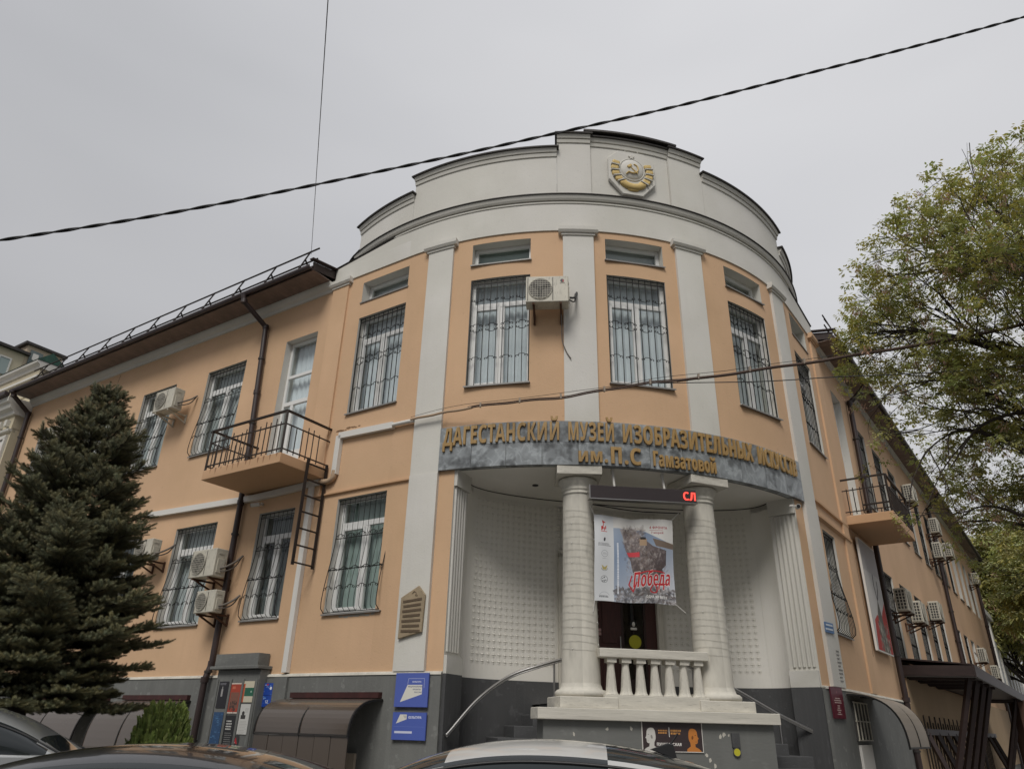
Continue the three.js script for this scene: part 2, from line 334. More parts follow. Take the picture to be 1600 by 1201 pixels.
RW.slice(0, 10).forEach((u, i) => { if (i !== 5) addWindow('R', u, 3.40, 1.28, 2.22, { grille: i < 8 ? 'flat' : null, curtain: [M.curtainDim, M.curtainDark][i % 2] }); });

// balcony doors
function balconyDoor(s, u, w) {
  const h0 = 6.32, h = 9.83 - h0 + (s === 'R' ? 0.2 : 0);
  holes[s].push({ u0: u - w / 2, u1: u + w / 2, h0, h1: h0 + h });
  const g = new THREE.Group(); g.name = 'balcony_door'; g.position.copy(musAt(P(s, u, h0, 0))); g.rotation.y = turn(s, u); mus.add(g);
  part(g, 'reveal', revealGeo(w, h, 0.42, false), M.reveal);
  const W = w / 2, b = 0.07, z = -0.21, y1 = 1.9, y2 = 2.6;
  part(g, 'frame', frameBars([[-W, -W + b, 0, h, z], [W - b, W, 0, h, z], [-W + b, W - b, 0, b, z], [-W + b, W - b, h - b, h, z], [-W + b, W - b, y1 - 0.05, y1 + 0.05, z], [-W + b, W - b, y2 - 0.04, y2 + 0.04, z], [-W + b + 0.22, -W + b + 0.31, b, y1 - 0.05, z]]), M.pvc);
  part(g, 'lower_panel', rbox(w - 0.46, 0.62, 0.05, 0.15, 0.40, z, 0.01), M.pvc);
  for (const [x0, x1, a, c] of [[-W + b, W - b, y2 + 0.04, h - b], [-W + b, W - b, y1 + 0.05, y2 - 0.04], [-W + b, -W + b + 0.22, b, y1 - 0.05], [-W + b + 0.31, W - b, 0.7, y1 - 0.05]]) part(g, 'pane', new THREE.PlaneGeometry(x1 - x0, c - a), M.pane, V((x0 + x1) / 2, (a + c) / 2, z));
  part(g, 'curtain', curtainGeo(w, h, -0.37, 7, 0.02), M.curtain);
}
balconyDoor('L', 3.19, 1.06); balconyDoor('R', 3.95, 1.02);

// walls ----------------------------------------------------------------------------------------
holes.A.push({ u0: -20.2, u1: 41.6, h0: 0, h1: 5.83 });
partW(mus, 'wall', wallSheet('L', 0, 16.1, PL, TOP, holes.L, 4), M.peach);
partW(mus, 'wall', wallSheet('A', TH.L, TH.R, PL, TOP, holes.A, 1.0), M.peach);
partW(mus, 'wall', wallSheet('R', 0, 34, PL, TOP, holes.R, 4), M.peach);
partW(mus, 'end_wall', [bar(P('L', 16.1, 5.6, 0), P('L', 16.1, 5.6, -9), 0.02, 11.2), bar(P('R', 34, 5.6, 0), P('R', 34, 5.6, -9), 0.02, 11.2), bar(P('L', 16.1, 5.6, -9), P('L', -3, 5.6, -9), 0.02, 11.2), bar(P('R', 34, 5.6, -9), P('R', -3, 5.6, -9), 0.02, 11.2)], M.peach);
// plinth with its thin ledge
partW(mus, 'plinth', [sweep('L', rect(-0.3, 0.06, 0, PL), 0, 16.1), sweep('A', rect(-0.3, 0.06, 0, PL), TH.L, -20.2, 12), sweep('A', rect(-0.3, 0.06, 0, PL), 41.6, TH.R, 12), sweep('R', rect(-0.3, 0.06, 0, PL), 0, 34)], M.plinth);
partW(mus, 'plinth_ledge', [sweep('L', [[0, PL - 0.02], [0.075, PL - 0.02], [0.06, PL + 0.02], [0, PL + 0.035]], 0, 16.1), sweep('A', [[0, PL - 0.02], [0.075, PL - 0.02], [0.06, PL + 0.02], [0, PL + 0.035]], TH.L, -20.2, 12), sweep('A', [[0, PL - 0.02], [0.075, PL - 0.02], [0.06, PL + 0.02], [0, PL + 0.035]], 41.6, TH.R, 12), sweep('R', [[0, PL - 0.02], [0.075, PL - 0.02], [0.06, PL + 0.02], [0, PL + 0.035]], 0, 34)], M.white2);
for (const [s, u] of [['L', 2.05]]) partW(mus, 'plinth_strip', sweep(s, rect(0.05, 0.11, 0, PL - 0.03), u - 0.17, u + 0.17), M.plinth);

// pilasters with their caps
function pilaster(s, u0, u1, h0, h1, off, mat, capMat) {
  const n = s === 'A' ? 6 : 1, e = s === 'A' ? 0.05 / RAD / D2R : 0.05;
  const m = partW(mus, 'pilaster', sweep(s, rect(-0.02, off, h0, h1), u0, u1, n), mat);
  if (capMat) partW(m, 'capital', [sweep(s, [[-0.02, 10.80], [off + 0.025, 10.80], [off + 0.03, 10.845], [-0.02, 10.845]], u0 - e * 0.6, u1 + e * 0.6, n), sweep(s, [[-0.02, 10.845], [off + 0.055, 10.85], [off + 0.085, 10.90], [off + 0.085, 10.985], [-0.02, 10.985]], u0 - e * 1.8, u1 + e * 1.8, n)], capMat);
  return m;
}
pilaster('A', -28.1, -22.9, PL + 0.03, 5.78, 0.075, M.white); pilaster('A', -28.1, -22.9, 5.782, 10.85, 0.06, M.white, M.white);
pilaster('A', -2.55, 2.9, 6.64, 10.85, 0.06, M.white, M.white); pilaster('A', 18.5, 23.9, 6.64, 10.85, 0.06, M.white, M.white);
pilaster('A', 44.4, 49.6, PL + 0.03, 5.78, 0.075, M.white); pilaster('A', 44.4, 49.6, 5.782, 10.85, 0.06, M.white, M.white);
pilaster('L', 1.80, 2.30, 5.75, 10.85, 0.045, M.peach, M.white); pilaster('R', 1.85, 2.35, PL + 0.04, 10.85, 0.045, M.peach, M.peach);
// thin belt ledge at the floor level
partW(mus, 'belt_ledge', [sweep('L', [[0, 5.70], [0.05, 5.72], [0.05, 5.75], [0, 5.77]], -0.02, 2.0), sweep('A', [[0, 5.70], [0.05, 5.72], [0.05, 5.75], [0, 5.77]], TH.L, -28.1, 5)], M.peachDark);
partW(mus, 'belt_ledge', [sweep('R', [[0, 5.62], [0.07, 5.66], [0.07, 5.71], [0, 5.74]], 0, 2.4), sweep('A', [[0, 5.62], [0.07, 5.66], [0.07, 5.71], [0, 5.74]], 49.6, TH.R, 4), sweep('R', [[0, 5.98], [0.05, 6.0], [0.05, 6.05], [0, 6.08]], 0, 2.4), sweep('A', [[0, 5.98], [0.05, 6.0], [0.05, 6.05], [0, 6.08]], 49.6, TH.R, 4)], M.peachDark);

// entablature, cornice and parapet of the round corner
const ent = partW(mus, 'entablature', [sweep('A', rect(-0.3, 0.03, TOP - 0.01, 11.67), TH.L, TH.R, 48), sweep('A', rect(-0.3, 0.02, 11.1, 11.67), -50.5, TH.L, 12), sweep('A', rect(-0.3, 0.02, 11.1, 11.67), TH.R, 71.7, 14),
  sweep('L', rect(-0.3, 0.03, TOP - 0.01, 11.38), 0, 2.3), sweep('R', rect(-0.3, 0.03, TOP - 0.01, 11.38), 0, 2.2)], M.white);
partW(ent, 'metal_cap', [aim(new THREE.BoxGeometry(0.12, 1, 0.022), P('L', 2.36, 11.39, -0.0), P('L', 0.5, 11.64, -0.0)), aim(new THREE.BoxGeometry(0.12, 1, 0.022), P('R', 2.26, 11.39, -0.0), P('R', 0.5, 11.64, -0.0))], M.darkMetal);
for (const s of ['L', 'R']) partW(ent, 'end_wedge', [(() => { const a = s === 'L' ? 2.3 : 2.2, g = []; const q = (o) => [P(s, 0, 11.38, o), P(s, a, 11.38, o), P(s, 0, 11.70, o)]; const f = q(0.03), b = q(-0.3); return tri([f[0], f[1], f[2], b[0], b[1], b[2]].flatMap((p) => [...p])); })()], M.white);
partW(mus, 'cornice', [sweep('A', [[-0.02, 11.64], [0.05, 11.65], [0.05, 11.685], [-0.02, 11.70]], -50.5, 71.7, 90), sweep('A', [[-0.02, 11.70], [0.075, 11.71], [0.10, 11.745], [0.12, 11.80], [0.12, 11.825], [-0.02, 11.86]], -50.5, 71.7, 90)], M.white);
partW(mus, 'cornice_flashing', sweep('A', [[-0.02, 11.832], [0.15, 11.826], [0.15, 11.842], [-0.02, 11.875]], -50.5, 71.7, 90), M.darkMetal);
function parapet(u0, u1, top, n, recess = 0) {
  const m = partW(mus, 'parapet', sweep('A', rect(-0.35, -recess, 11.85, top - 0.05), u0, u1, n), M.white);
  partW(m, 'moulding', [sweep('A', [[-0.05, top - 0.24], [0.025 - recess, top - 0.23], [0.04 - recess, top - 0.15], [-0.05, top - 0.14]], u0, u1, n), sweep('A', [[-0.05, top - 0.14], [0.06 - recess, top - 0.13], [0.09 - recess, top - 0.04], [-0.05, top - 0.03]], u0, u1, n)], M.white);
  partW(m, 'metal_cap', sweep('A', [[-0.42, top - 0.03], [0.13 - recess, top - 0.035], [0.135 - recess, top - 0.005], [-0.42, top + 0.04]], u0 - 0.4, u1 + 0.4, n), M.darkMetal);
}
parapet(-33.4, -3.55, 13.2, 30); parapet(26.65, 54.8, 13.2, 28); parapet(-50.6, -33.44, 12.74, 14); parapet(54.85, 71.8, 12.74, 14);
parapet(-3.5, 2.9, 13.60, 8); parapet(18.95, 26.6, 13.60, 8); parapet(2.95, 18.9, 13.57, 18, 0.06);
partW(mus, 'parapet_cover', sweep('A', [[-0.5, 13.62], [0.13, 13.63], [0.13, 13.68], [-0.5, 13.70]], 1.6, 20.4, 18), M.darkMetal);
partW(mus, 'drum_roof', (() => { const s = new THREE.CircleGeometry(RAD - 0.1, 64).rotateX(-Math.PI / 2); s.translate(CX, 12.3, CZ); return s; })(), M.darkMetal);

// eaves of the wings: cornice, soffit, gutter, roof
function eaves(s, u0, u1, over, hh) {
  partW(mus, 'wall_cornice', sweep(s, [[-0.02, 10.78], [0.035, 10.79], [0.05, 10.86], [0.11, 10.90], [0.15, 10.97], [0.16, hh + 0.01], [-0.02, hh + 0.01]], u0, u1), M.white);
  const r = partW(mus, 'roof', (() => { const e = sweep(s, [[over, hh + 0.09], [over, hh + 0.12], [-4.6, 13.0], [-4.6, 12.96]], u0, u1), b = sweep(s, [[-4.6, 12.96], [-4.6, 13.0], [-9.2, hh + 0.12], [-9.2, hh + 0.08]], u0, u1); return [e, b, sweep(s, rect(-4.7, -4.5, 12.9, 13.02), u0, u1)]; })(), M.darkMetal);
  partW(r, 'soffit', sweep(s, rect(0.10, over, hh, hh + 0.02), u0, u1), M.brownSoffit);
  partW(r, 'fascia', sweep(s, rect(over - 0.01, over + 0.02, hh - 0.02, hh + 0.10), u0, u1), M.brown);
  partW(r, 'gutter', sweep(s, [[over + 0.025, hh + 0.02], [over + 0.05, hh - 0.01], [over + 0.095, hh + 0.0], [over + 0.12, hh + 0.04], [over + 0.12, hh + 0.09], [over + 0.112, hh + 0.09], [over + 0.10, hh + 0.045], [over + 0.055, hh + 0.01], [over + 0.035, hh + 0.09], [over + 0.025, hh + 0.09]], u0, u1), M.brown);
  partW(r, 'hip_end', [bar(P(s, u0, hh + 0.10, over), P(s, u0, hh + 0.28, -0.3), 0.03, 0.2), bar(P(s, u0 - 0.02, hh + 0.24, over + 0.1), P(s, u0 - 0.04, hh + 0.44, -0.4), 0.12, 0.03)], M.brown);
}
eaves('L', 2.34, 16.15, 0.70, 11.02); eaves('R', 2.28, 34.1, 0.52, 10.90);

// entrance recess -------------------------------------------------------------------------------
const PA = [-3.10, 5.20], niche = [];
for (let i = 0; i <= 56; i++) { const c = Math.cos(Math.PI - Math.PI * i / 56), sgn = Math.sign(c), sx = 3.06 * sgn * Math.pow(Math.abs(c), 0.9), k = Math.pow(Math.max(0, 1 - Math.pow(Math.abs(sx / 3.06), 2.5)), 0.4); niche.push([sx, 5.22 - 1.02 * k]); }
const DOOR = [-0.92, 0.92, 4.66];
function ribbon(pts, h0, h1, inset = 0) {
  const pos = [], uv = []; let run = 0;
  for (let i = 0; i + 1 < pts.length; i++) {
    const [a, b] = [pts[i], pts[i + 1]], L = Math.hypot(b[0] - a[0], b[1] - a[1]);
    const A = P('X', a[0], 0, a[1] + inset), B = P('X', b[0], 0, b[1] + inset), q = [[A.x, h0, A.z], [B.x, h0, B.z], [B.x, h1, B.z], [A.x, h1, A.z]];
    for (const k of [0, 1, 2, 0, 2, 3]) { pos.push(...q[k]); uv.push(k === 1 || k === 2 ? run + L : run, q[k][1]); } run += L;
  }
  return tri(pos, uv);
}
const nl = niche.filter((p) => p[0] <= -1.06), nr = niche.filter((p) => p[0] >= 1.06), nm = niche.filter((p) => Math.abs(p[0]) <= 1.12);
const nw = partW(mus, 'recess_wall', [ribbon([...nl, [-1.04, 4.2]], PL, 5.83), ribbon([[1.04, 4.2], ...nr], PL, 5.83), ribbon([[-1.06, 4.2], [1.06, 4.2]], DOOR[2], 5.83)], M.tileWhite);
partW(nw, 'recess_base', ribbon([...nl, [-1.04, 4.2]], 0, PL, 0.04), M.plinthDark); partW(nw, 'recess_base', ribbon([[1.04, 4.2], ...nr], 0, PL, 0.04), M.plinthDark);
{ // small relief tiles that clad the recess
  const t = mg([(() => { const g = new THREE.CylinderGeometry(0.050, 0.076, 0.007, 4, 1).rotateY(Math.PI / 4).rotateX(Math.PI / 2); return g; })(), new THREE.OctahedronGeometry(0.027).scale(1, 1, 0.5).translate(0, 0, 0.006), ...[0, 1, 2, 3].map((k) => new THREE.OctahedronGeometry(0.011).scale(1, 1, .6).translate(Math.cos(k * Math.PI / 2) * 0.036, Math.sin(k * Math.PI / 2) * 0.036, 0.006))]);
  const spots = []; let run = 0;
  const line = new THREE.CatmullRomCurve3(niche.map(([a, b]) => P('X', a, 0, b)));
  const len = line.getLength(), n = Math.floor(len / 0.118);
  for (let i = 0; i < n; i++) {
    const f = (i + 0.5) / n, p = line.getPointAt(f), tg = line.getTangentAt(f), s = p.clone().sub(Cc).dot(tan(TH.X));
    if (Math.abs(s) > 2.86) continue;
    for (let h = PL + 0.30; h < 5.62; h += 0.118) { if (Math.abs(s) < 1.14 && h < DOOR[2] + 0.16) continue; if (Math.hypot(s - 0.02, h - 5.02) < 0.46) continue; spots.push([p, Math.atan2(-tg.z, tg.x), h]); }
  }
  const im = new THREE.InstancedMesh(t, M.tileWhite, spots.length); im.name = 'relief_tiles'; im.userData.kind = 'stuff';
  const m = new THREE.Matrix4(); spots.forEach(([p, r, h], i) => im.setMatrixAt(i, m.makeRotationY(r).setPosition(p.x - CX, h, p.z - CZ)));
  im.castShadow = im.receiveShadow = true; mus.add(im);
}
partW(nw, 'joint', [curve(niche.map(([a, b]) => P('X', a, 5.812, b + 0.012)), 0.010, 80, 5)], M.acDark);
// plain border strips round the tiles
partW(nw, 'border_strip', [ribbon(niche.filter((p) => p[0] < -1.1), PL, PL + 0.2, 0.018), ribbon(niche.filter((p) => p[0] > 1.1), PL, PL + 0.2, 0.018), ribbon(niche, 5.70, 5.80, 0.02), ribbon(niche.filter((p) => p[0] < -2.86), PL, 5.8, 0.02), ribbon(niche.filter((p) => p[0] > 2.86), PL, 5.8, 0.02)], M.tileWhite);
// fluted jambs
for (const [a, b] of [[P('A', -20.2, 0), P('X', -3.06, 0, 5.24)], [P('A', 41.6, 0), P('X', 3.06, 0, 5.24)]]) {
  const at = (f, h, o = 0) => { const d = b.clone().sub(a), n = V(-d.z, 0, d.x).normalize(); if (n.dot(P('X', 0, 0, 6).sub(a)) < 0) n.negate(); return a.clone().addScaledVector(d, f).addScaledVector(n, o).setY(h); };
  const L = a.distanceTo(b), m = partW(mus, 'jamb', [bar(at(0, (PL + 5.83) / 2, -0.04), at(1, (PL + 5.83) / 2, -0.04), 0.08, 5.83 - PL)], M.white);
  for (let k = 0; k < 5; k++) { const f = 0.15 + k * 0.165; partW(m, 'flute', [rod(at(f, PL + 0.34, 0.0), at(f, 5.5, 0.0), 0.030, 10)], M.white); }
  partW(m, 'jamb_block', [bar(at(0.02, PL + 0.14, 0.01), at(1, PL + 0.14, 0.01), 0.09, 0.28), bar(at(0.02, 5.67, 0.01), at(1, 5.67, 0.01), 0.10, 0.30)], M.white);
  partW(m, 'jamb_base', [bar(at(0, PL / 2, 0.0), at(1, PL / 2, 0.0), 0.12, PL)], M.plinthDark);
}
{ // ceiling of the porch and its lamps
  const o = []; for (let i = 0; i <= 40; i++) o.push(P('A', -20.2 + 61.8 * i / 40, 0, 0.06)); const back = niche.map(([a, b]) => P('X', a, 0, b - 0.02)).reverse();
  const pts = [...o, ...back], f = THREE.ShapeUtils.triangulateShape(pts.map((p) => new THREE.Vector2(p.x, p.z)), []);
  const sheet = (h) => tri(f.flatMap((t) => t.flatMap((k) => [pts[k].x, h, pts[k].z])), f.flatMap((t) => t.flatMap((k) => [pts[k].x, pts[k].z])));
  const c = partW(mus, 'porch_ceiling', [sheet(5.82), sheet(6.2)], M.tileWhite);
  for (const [s, n] of [[-1.75, 5.15], [0, 5.2], [1.8, 5.2]]) partW(c, 'downlight', onFace(new THREE.CylinderGeometry(0.06, 0.06, 0.012, 16), 'X', s, 5.812, n), M.acDark);
  const fl = niche.filter((p) => true).map(([a, b]) => P('X', a, 0, b));
  const deck = [...niche.filter((p) => Math.abs(p[0]) < 1.6).map(([a, b]) => P('X', a, 0, b)), P('X', 1.6, 0, 6.2), P('X', -1.55, 0, 6.2)];
  const fd = THREE.ShapeUtils.triangulateShape(deck.map((p) => new THREE.Vector2(p.x, p.z)), []);
  partW(mus, 'porch_floor', [tri(fd.flatMap((t) => t.flatMap((k) => [deck[k].x, 1.97, deck[k].z])), fd.flatMap((t) => t.flatMap((k) => [deck[k].x, deck[k].z])))], M.white2);
}
// steps on both sides
for (const sg of [-1, 1]) for (let i = 0; i < 10; i++) {
  const s0 = 1.5, s1 = Math.min(1.55 + 0.31 * i, 2.75), n1 = 5.6 + Math.max(0, i - 2) * 0.26, h = 1.97 - 0.175 * (i + 1) + 0.0;
  partW(mus, 'step', [onFace(rbox(s1 - s0, 0.19, n1 - 4.7, sg * (s0 + s1) / 2, 0, (4.7 + n1) / 2 - 5, 0.012), 'X', 0, h + 0.08, 5)], M.plinthDark);
}
// podium of the columns
{
  const p = partW(mus, 'podium', [onFace(box(3.75, 1.72, 0.42, -0.05, 0.86, 6.39), 'X', 0, 0, 0), onFace(box(2.9, 1.72, 1.1, -0.03, 0.86, 5.62), 'X', 0, 0, 0)], M.plinth);
  p.geometry.computeBoundingBox();
  partW(p, 'podium_slab', [onFace(rbox(3.95, 0.165, 0.50, -0.06, 1.80, 6.45, 0.012), 'X', 0, 0, 0)], M.white2);
  partW(p, 'baluster_base', [onFace(rbox(1.75, 0.215, 0.34, -0.05, 1.98, 6.35, 0.012), 'X', 0, 0, 0)], M.white2);
  const b = partW(mus, 'balustrade', [onFace(rbox(1.86, 0.14, 0.24, -0.04, 2.71, 6.36, 0.015), 'X', 0, 0, 0)], M.white2);
  const bp = [[0.0, 2.085], [0.122, 2.085], [0.116, 2.10], [0.098, 2.125], [0.088, 2.16], [0.083, 2.22], [0.072, 2.36], [0.060, 2.48], [0.056, 2.54], [0.064, 2.555], [0.066, 2.57], [0.0, 2.57]];
  for (let i = 0; i < 7; i++) { const s = -0.76 + i * 0.247; partW(b, 'baluster', [onFace(lathe(bp, 14), 'X', s, 0, 6.36), onFace(box(0.155, 0.075, 0.16, 0, 2.605, 0), 'X', s, 0, 6.36)], M.white2); }
}
// columns
for (const a of [-0.35, 20.95]) {
  const pr = [[0, 2.05], [0.40, 2.05], [0.425, 2.08], [0.425, 2.12], [0.39, 2.155], [0.345, 2.165], [0.335, 2.20], [0.318, 2.24]];
  for (let i = 0; i <= 20; i++) { const f = i / 20; pr.push([0.318 - 0.048 * f - 0.008 * Math.sin(f * Math.PI), 2.26 + f * 3.09]); }
  pr.push([0.290, 5.355], [0.290, 5.375], [0.276, 5.385], [0.276, 5.42], [0.295, 5.43], [0.295, 5.455], [0.285, 5.465], [0.30, 5.50], [0.335, 5.56], [0.352, 5.60], [0.345, 5.64], [0, 5.64]);
  const m = partW(mus, 'column', [onFace(lathe(pr, 48), 'A', a, 0, -0.38)], M.white2);
  const q = P('A', a, 0, -0.38).sub(Cc), s = q.dot(tan(TH.X)), n = q.dot(nrm(TH.X));
  partW(m, 'column_plinth', [onFace(rbox(0.94, 0.17, 0.84, s, 1.965, n + 0.03, 0.015), 'X', 0, 0, 0)], M.white2);
  partW(m, 'abacus', [onFace(rbox(0.80, 0.165, 0.80, 0, 5.727, 0, 0.012), 'A', a, 0, -0.35)], M.white2);
}
// door
{
  const d = new THREE.Group(); d.name = 'entrance_door'; d.position.copy(musAt(P('X', 0, 1.97, 4.2))); d.rotation.y = TH.X * D2R; mus.add(d);
  part(d, 'jamb_trim', [rbox(0.14, 2.83, 0.12, -1.0, 1.36, 0.03), rbox(0.14, 2.83, 0.12, 1.0, 1.36, 0.03), rbox(2.14, 0.14, 0.12, 0, 2.76, 0.03)], M.white2);
  const leaf = (x0, x1) => [rbox(x1 - x0, 2.1, 0.05, (x0 + x1) / 2, 1.05, -0.02), rbox((x1 - x0) * 0.6, 0.75, 0.03, (x0 + x1) / 2, 0.55, 0.01), rbox((x1 - x0) * 0.6, 0.85, 0.03, (x0 + x1) / 2, 1.55, 0.01)];
  part(d, 'door_leaf', leaf(-0.93, -0.30), M.door); part(d, 'door_leaf', leaf(-0.29, 0.20), M.door); part(d, 'door_leaf', [rbox(0.22, 2.1, 0.05, 0.82, 1.05, -0.02)], M.door);
  part(d, 'fanlight', [rbox(1.86, 0.06, 0.08, 0, 2.13, 0), rbox(1.86, 0.5, 0.02, 0, 2.42, -0.05)], M.doorDark);
  part(d, 'glazed_leaf', [rbox(0.05, 2.1, 0.05, 0.225, 1.05, -0.02), rbox(0.05, 2.1, 0.05, 0.69, 1.05, -0.02), rbox(0.42, 0.5, 0.05, 0.457, 0.25, -0.02), rbox(0.42, 0.06, 0.05, 0.457, 2.07, -0.02), rbox(0.03, 1.6, 0.03, 0.45, 1.3, 0)], M.doorDark);
  part(d, 'pane', new THREE.PlaneGeometry(0.42, 1.55), M.pane, V(0.457, 1.28, -0.02));
  part(d, 'vestibule', [box(1.9, 2.8, 0.02, 0, 1.4, -0.7), box(0.02, 2.8, 0.7, -0.95, 1.4, -0.36), box(0.02, 2.8, 0.7, 0.95, 1.4, -0.36), box(1.9, 0.02, 0.7, 0, 2.75, -0.36)], std([0.10, 0.075, 0.05], 0.9));
  part(d, 'door_handle', [rod(V(0.16, 0.95, 0.06), V(0.16, 1.25, 0.06), 0.012)], M.steel);
  part(d, 'round_window', [new THREE.TorusGeometry(0.38, 0.05, 8, 36).translate(0.0, 3.05, 0.04), new THREE.CircleGeometry(0.37, 32).translate(0.0, 3.05, 0.02), box(0.035, 0.72, 0.03, 0, 3.05, 0.035), box(0.72, 0.035, 0.03, 0, 3.05, 0.035)], M.doorDark);
}
// ================================================================ the sign over the entrance
const font = await new FontLoader().loadAsync('fonts/droid/droid_sans_bold.typeface.json');
{
  const sg = thing('name_sign', 'curved grey marble band with raised gold Cyrillic letters above the columns', 'sign', P('A', TH.X, 5.81, 0.03));
  const n = 12, a0 = -22.9, a1 = 44.3;
  const top = (f) => 6.64 - 0.10 * Math.max(0, f - 0.5);
  for (let i = 0; i < n; i++) {
    const e = 0.035, u0 = a0 + (a1 - a0) * i / n + e, u1 = a0 + (a1 - a0) * (i + 1) / n - e;
    for (const [h0, h1] of [[5.81, 6.235], [6.240, 6.64]]) {
      const g = sweep('A', [[-0.05, h0], [0.072 + rr(-.002, .002), h0], [0.072, h1], [-0.05, h1]], u0, u1, 4), uvs = g.attributes.uv, ox = rr(0, 9), oy = rr(0, 9);
      for (let k = 0; k < uvs.count; k++) uvs.setXY(k, uvs.getX(k) + ox, uvs.getY(k) + oy);
      partW(sg, 'marble_panel', g, M.marble);
    }
  }
  partW(sg, 'backing', sweep('A', rect(-0.08, 0.06, 5.812, 6.638), a0, a1, 40), M.plinth);
  const adv = (c, size) => font.data.glyphs[c].ha * size / font.data.resolution;
  function word(text, u0, u1, h0, cap, hEnd = h0) { const h = h0 - 0.028;
    const size = cap / 0.714, total = [...text].reduce((t, c) => t + adv(c, size), 0), span = mOf(u1 - u0), k = span / total; let run = 0;
    for (const c of text) {
      const w = adv(c, size), f = (run + w / 2) / total, u = u0 + (u1 - u0) * f; run += w;
      const g = new TextGeometry(c, { font, size, depth: 0.030, curveSegments: 4, bevelEnabled: true, bevelSize: 0.004, bevelThickness: 0.004, bevelSegments: 1 });
      g.scale(k * 0.99, 1, 1).translate(-w * k / 2, 0, 0);
      partW(sg, 'letter', onFace(g, 'A', u, h, 0.078), M.gold);
    }
  }
  word('ДАГЕСТАНСКИЙ', -22.2, -3.2, 6.285, 0.252); word('МУЗЕЙ', -2.2, 5.25, 6.285, 0.252); word('ИЗОБРАЗИТЕЛЬНЫХ', 6.25, 30.3, 6.285, 0.252); word('ИСКУССТВ', 31.4, 42.6, 6.285, 0.252);
  word('им.', -0.7, 4.1, 5.885, 0.185); word('П.С', 4.2, 9.3, 5.875, 0.22); word('Гамзатовой', 11.0, 22.2, 5.885, 0.20);
}

// ================================================================ emblem on the parapet
{
  const e = thing('wall_emblem', 'white octagonal emblem with golden wreath, hammer and sickle on the parapet', 'emblem', P('A', 10.9, 12.62, -0.05), turn('A', 10.9));
  const oct = [[-0.30, 0.60], [0.30, 0.60], [0.52, 0.36], [0.52, -0.22], [0.22, -0.58], [-0.22, -0.58], [-0.52, -0.22], [-0.52, 0.36]];
  part(e, 'plate', extrude(oct, 0.06, 0.012), M.white);
  for (const sg of [-1, 1]) for (let i = 0; i < 5; i++) {
    const a = (-1.02 + i * 0.36), r = 0.40;
    part(e, 'wheat_sheaf', [(() => rbox(0.17, 0.105, 0.075, 0, 0, 0, 0.03, 2).rotateZ(sg * a * 0.55).translate(sg * Math.cos(a) * r, Math.sin(a) * r * 1.06 + 0.06, 0.085))()], M.goldLeaf);
    if (i) part(e, 'ribbon', [(() => rbox(0.19, 0.03, 0.075, 0, 0, 0, 0.01).rotateZ(sg * (a - 0.18) * 0.55).translate(sg * Math.cos(a - 0.18) * r, Math.sin(a - 0.18) * r * 1.06 + 0.06, 0.10))()], M.white);
  }
  part(e, 'banner_fold', [new THREE.TorusGeometry(0.33, 0.085, 8, 24, 1.5).rotateZ(-Math.PI / 2 - 0.75).scale(1, 1, 0.7).translate(0, -0.06, 0.09)], M.goldLeaf);
  part(e, 'tassel', [new THREE.SphereGeometry(0.09, 10, 6).scale(1.5, 0.5, 0.4).translate(0, -0.46, 0.075)], M.goldLeaf);
  part(e, 'globe', [new THREE.SphereGeometry(0.27, 24, 16).scale(1, 1.08, 0.35).translate(0, 0.1, 0.06)], M.white);
  part(e, 'globe_ring', [new THREE.TorusGeometry(0.285, 0.018, 6, 40).scale(1, 1.05, 1).translate(0, 0.1, 0.075)], M.white);
  const z = 0.155;
  part(e, 'sickle', [curve([V(-0.10, -0.02, z - 0.01), V(-0.02, -0.05, z), V(0.07, -0.02, z), V(0.115, 0.07, z), V(0.09, 0.16, z), V(0.02, 0.20, z)], 0.016, 20, 6), rod(V(-0.10, -0.02, z), V(-0.15, -0.07, z - 0.03), 0.018)], M.goldLeaf);
  part(e, 'hammer', [rod(V(-0.07, 0.12, z), V(0.10, -0.05, z), 0.014), bar(V(-0.12, 0.10, z), V(-0.04, 0.17, z), 0.05, 0.04, V(0, 0, 1))], M.goldLeaf);
  part(e, 'star', [extrude([...Array(10)].map((_, i) => { const a = Math.PI / 2 + i * Math.PI / 5, r = i % 2 ? 0.03 : 0.07; return [Math.cos(a) * r, Math.sin(a) * r]; }), 0.03, 0.004).translate(0, 0.45, 0.07)], M.white);
  for (const x of [-0.13, 0.16]) part(e, 'prong', [rod(V(x, 0.56, 0.06), V(x, 0.68, 0.08), 0.008)], M.white);
}

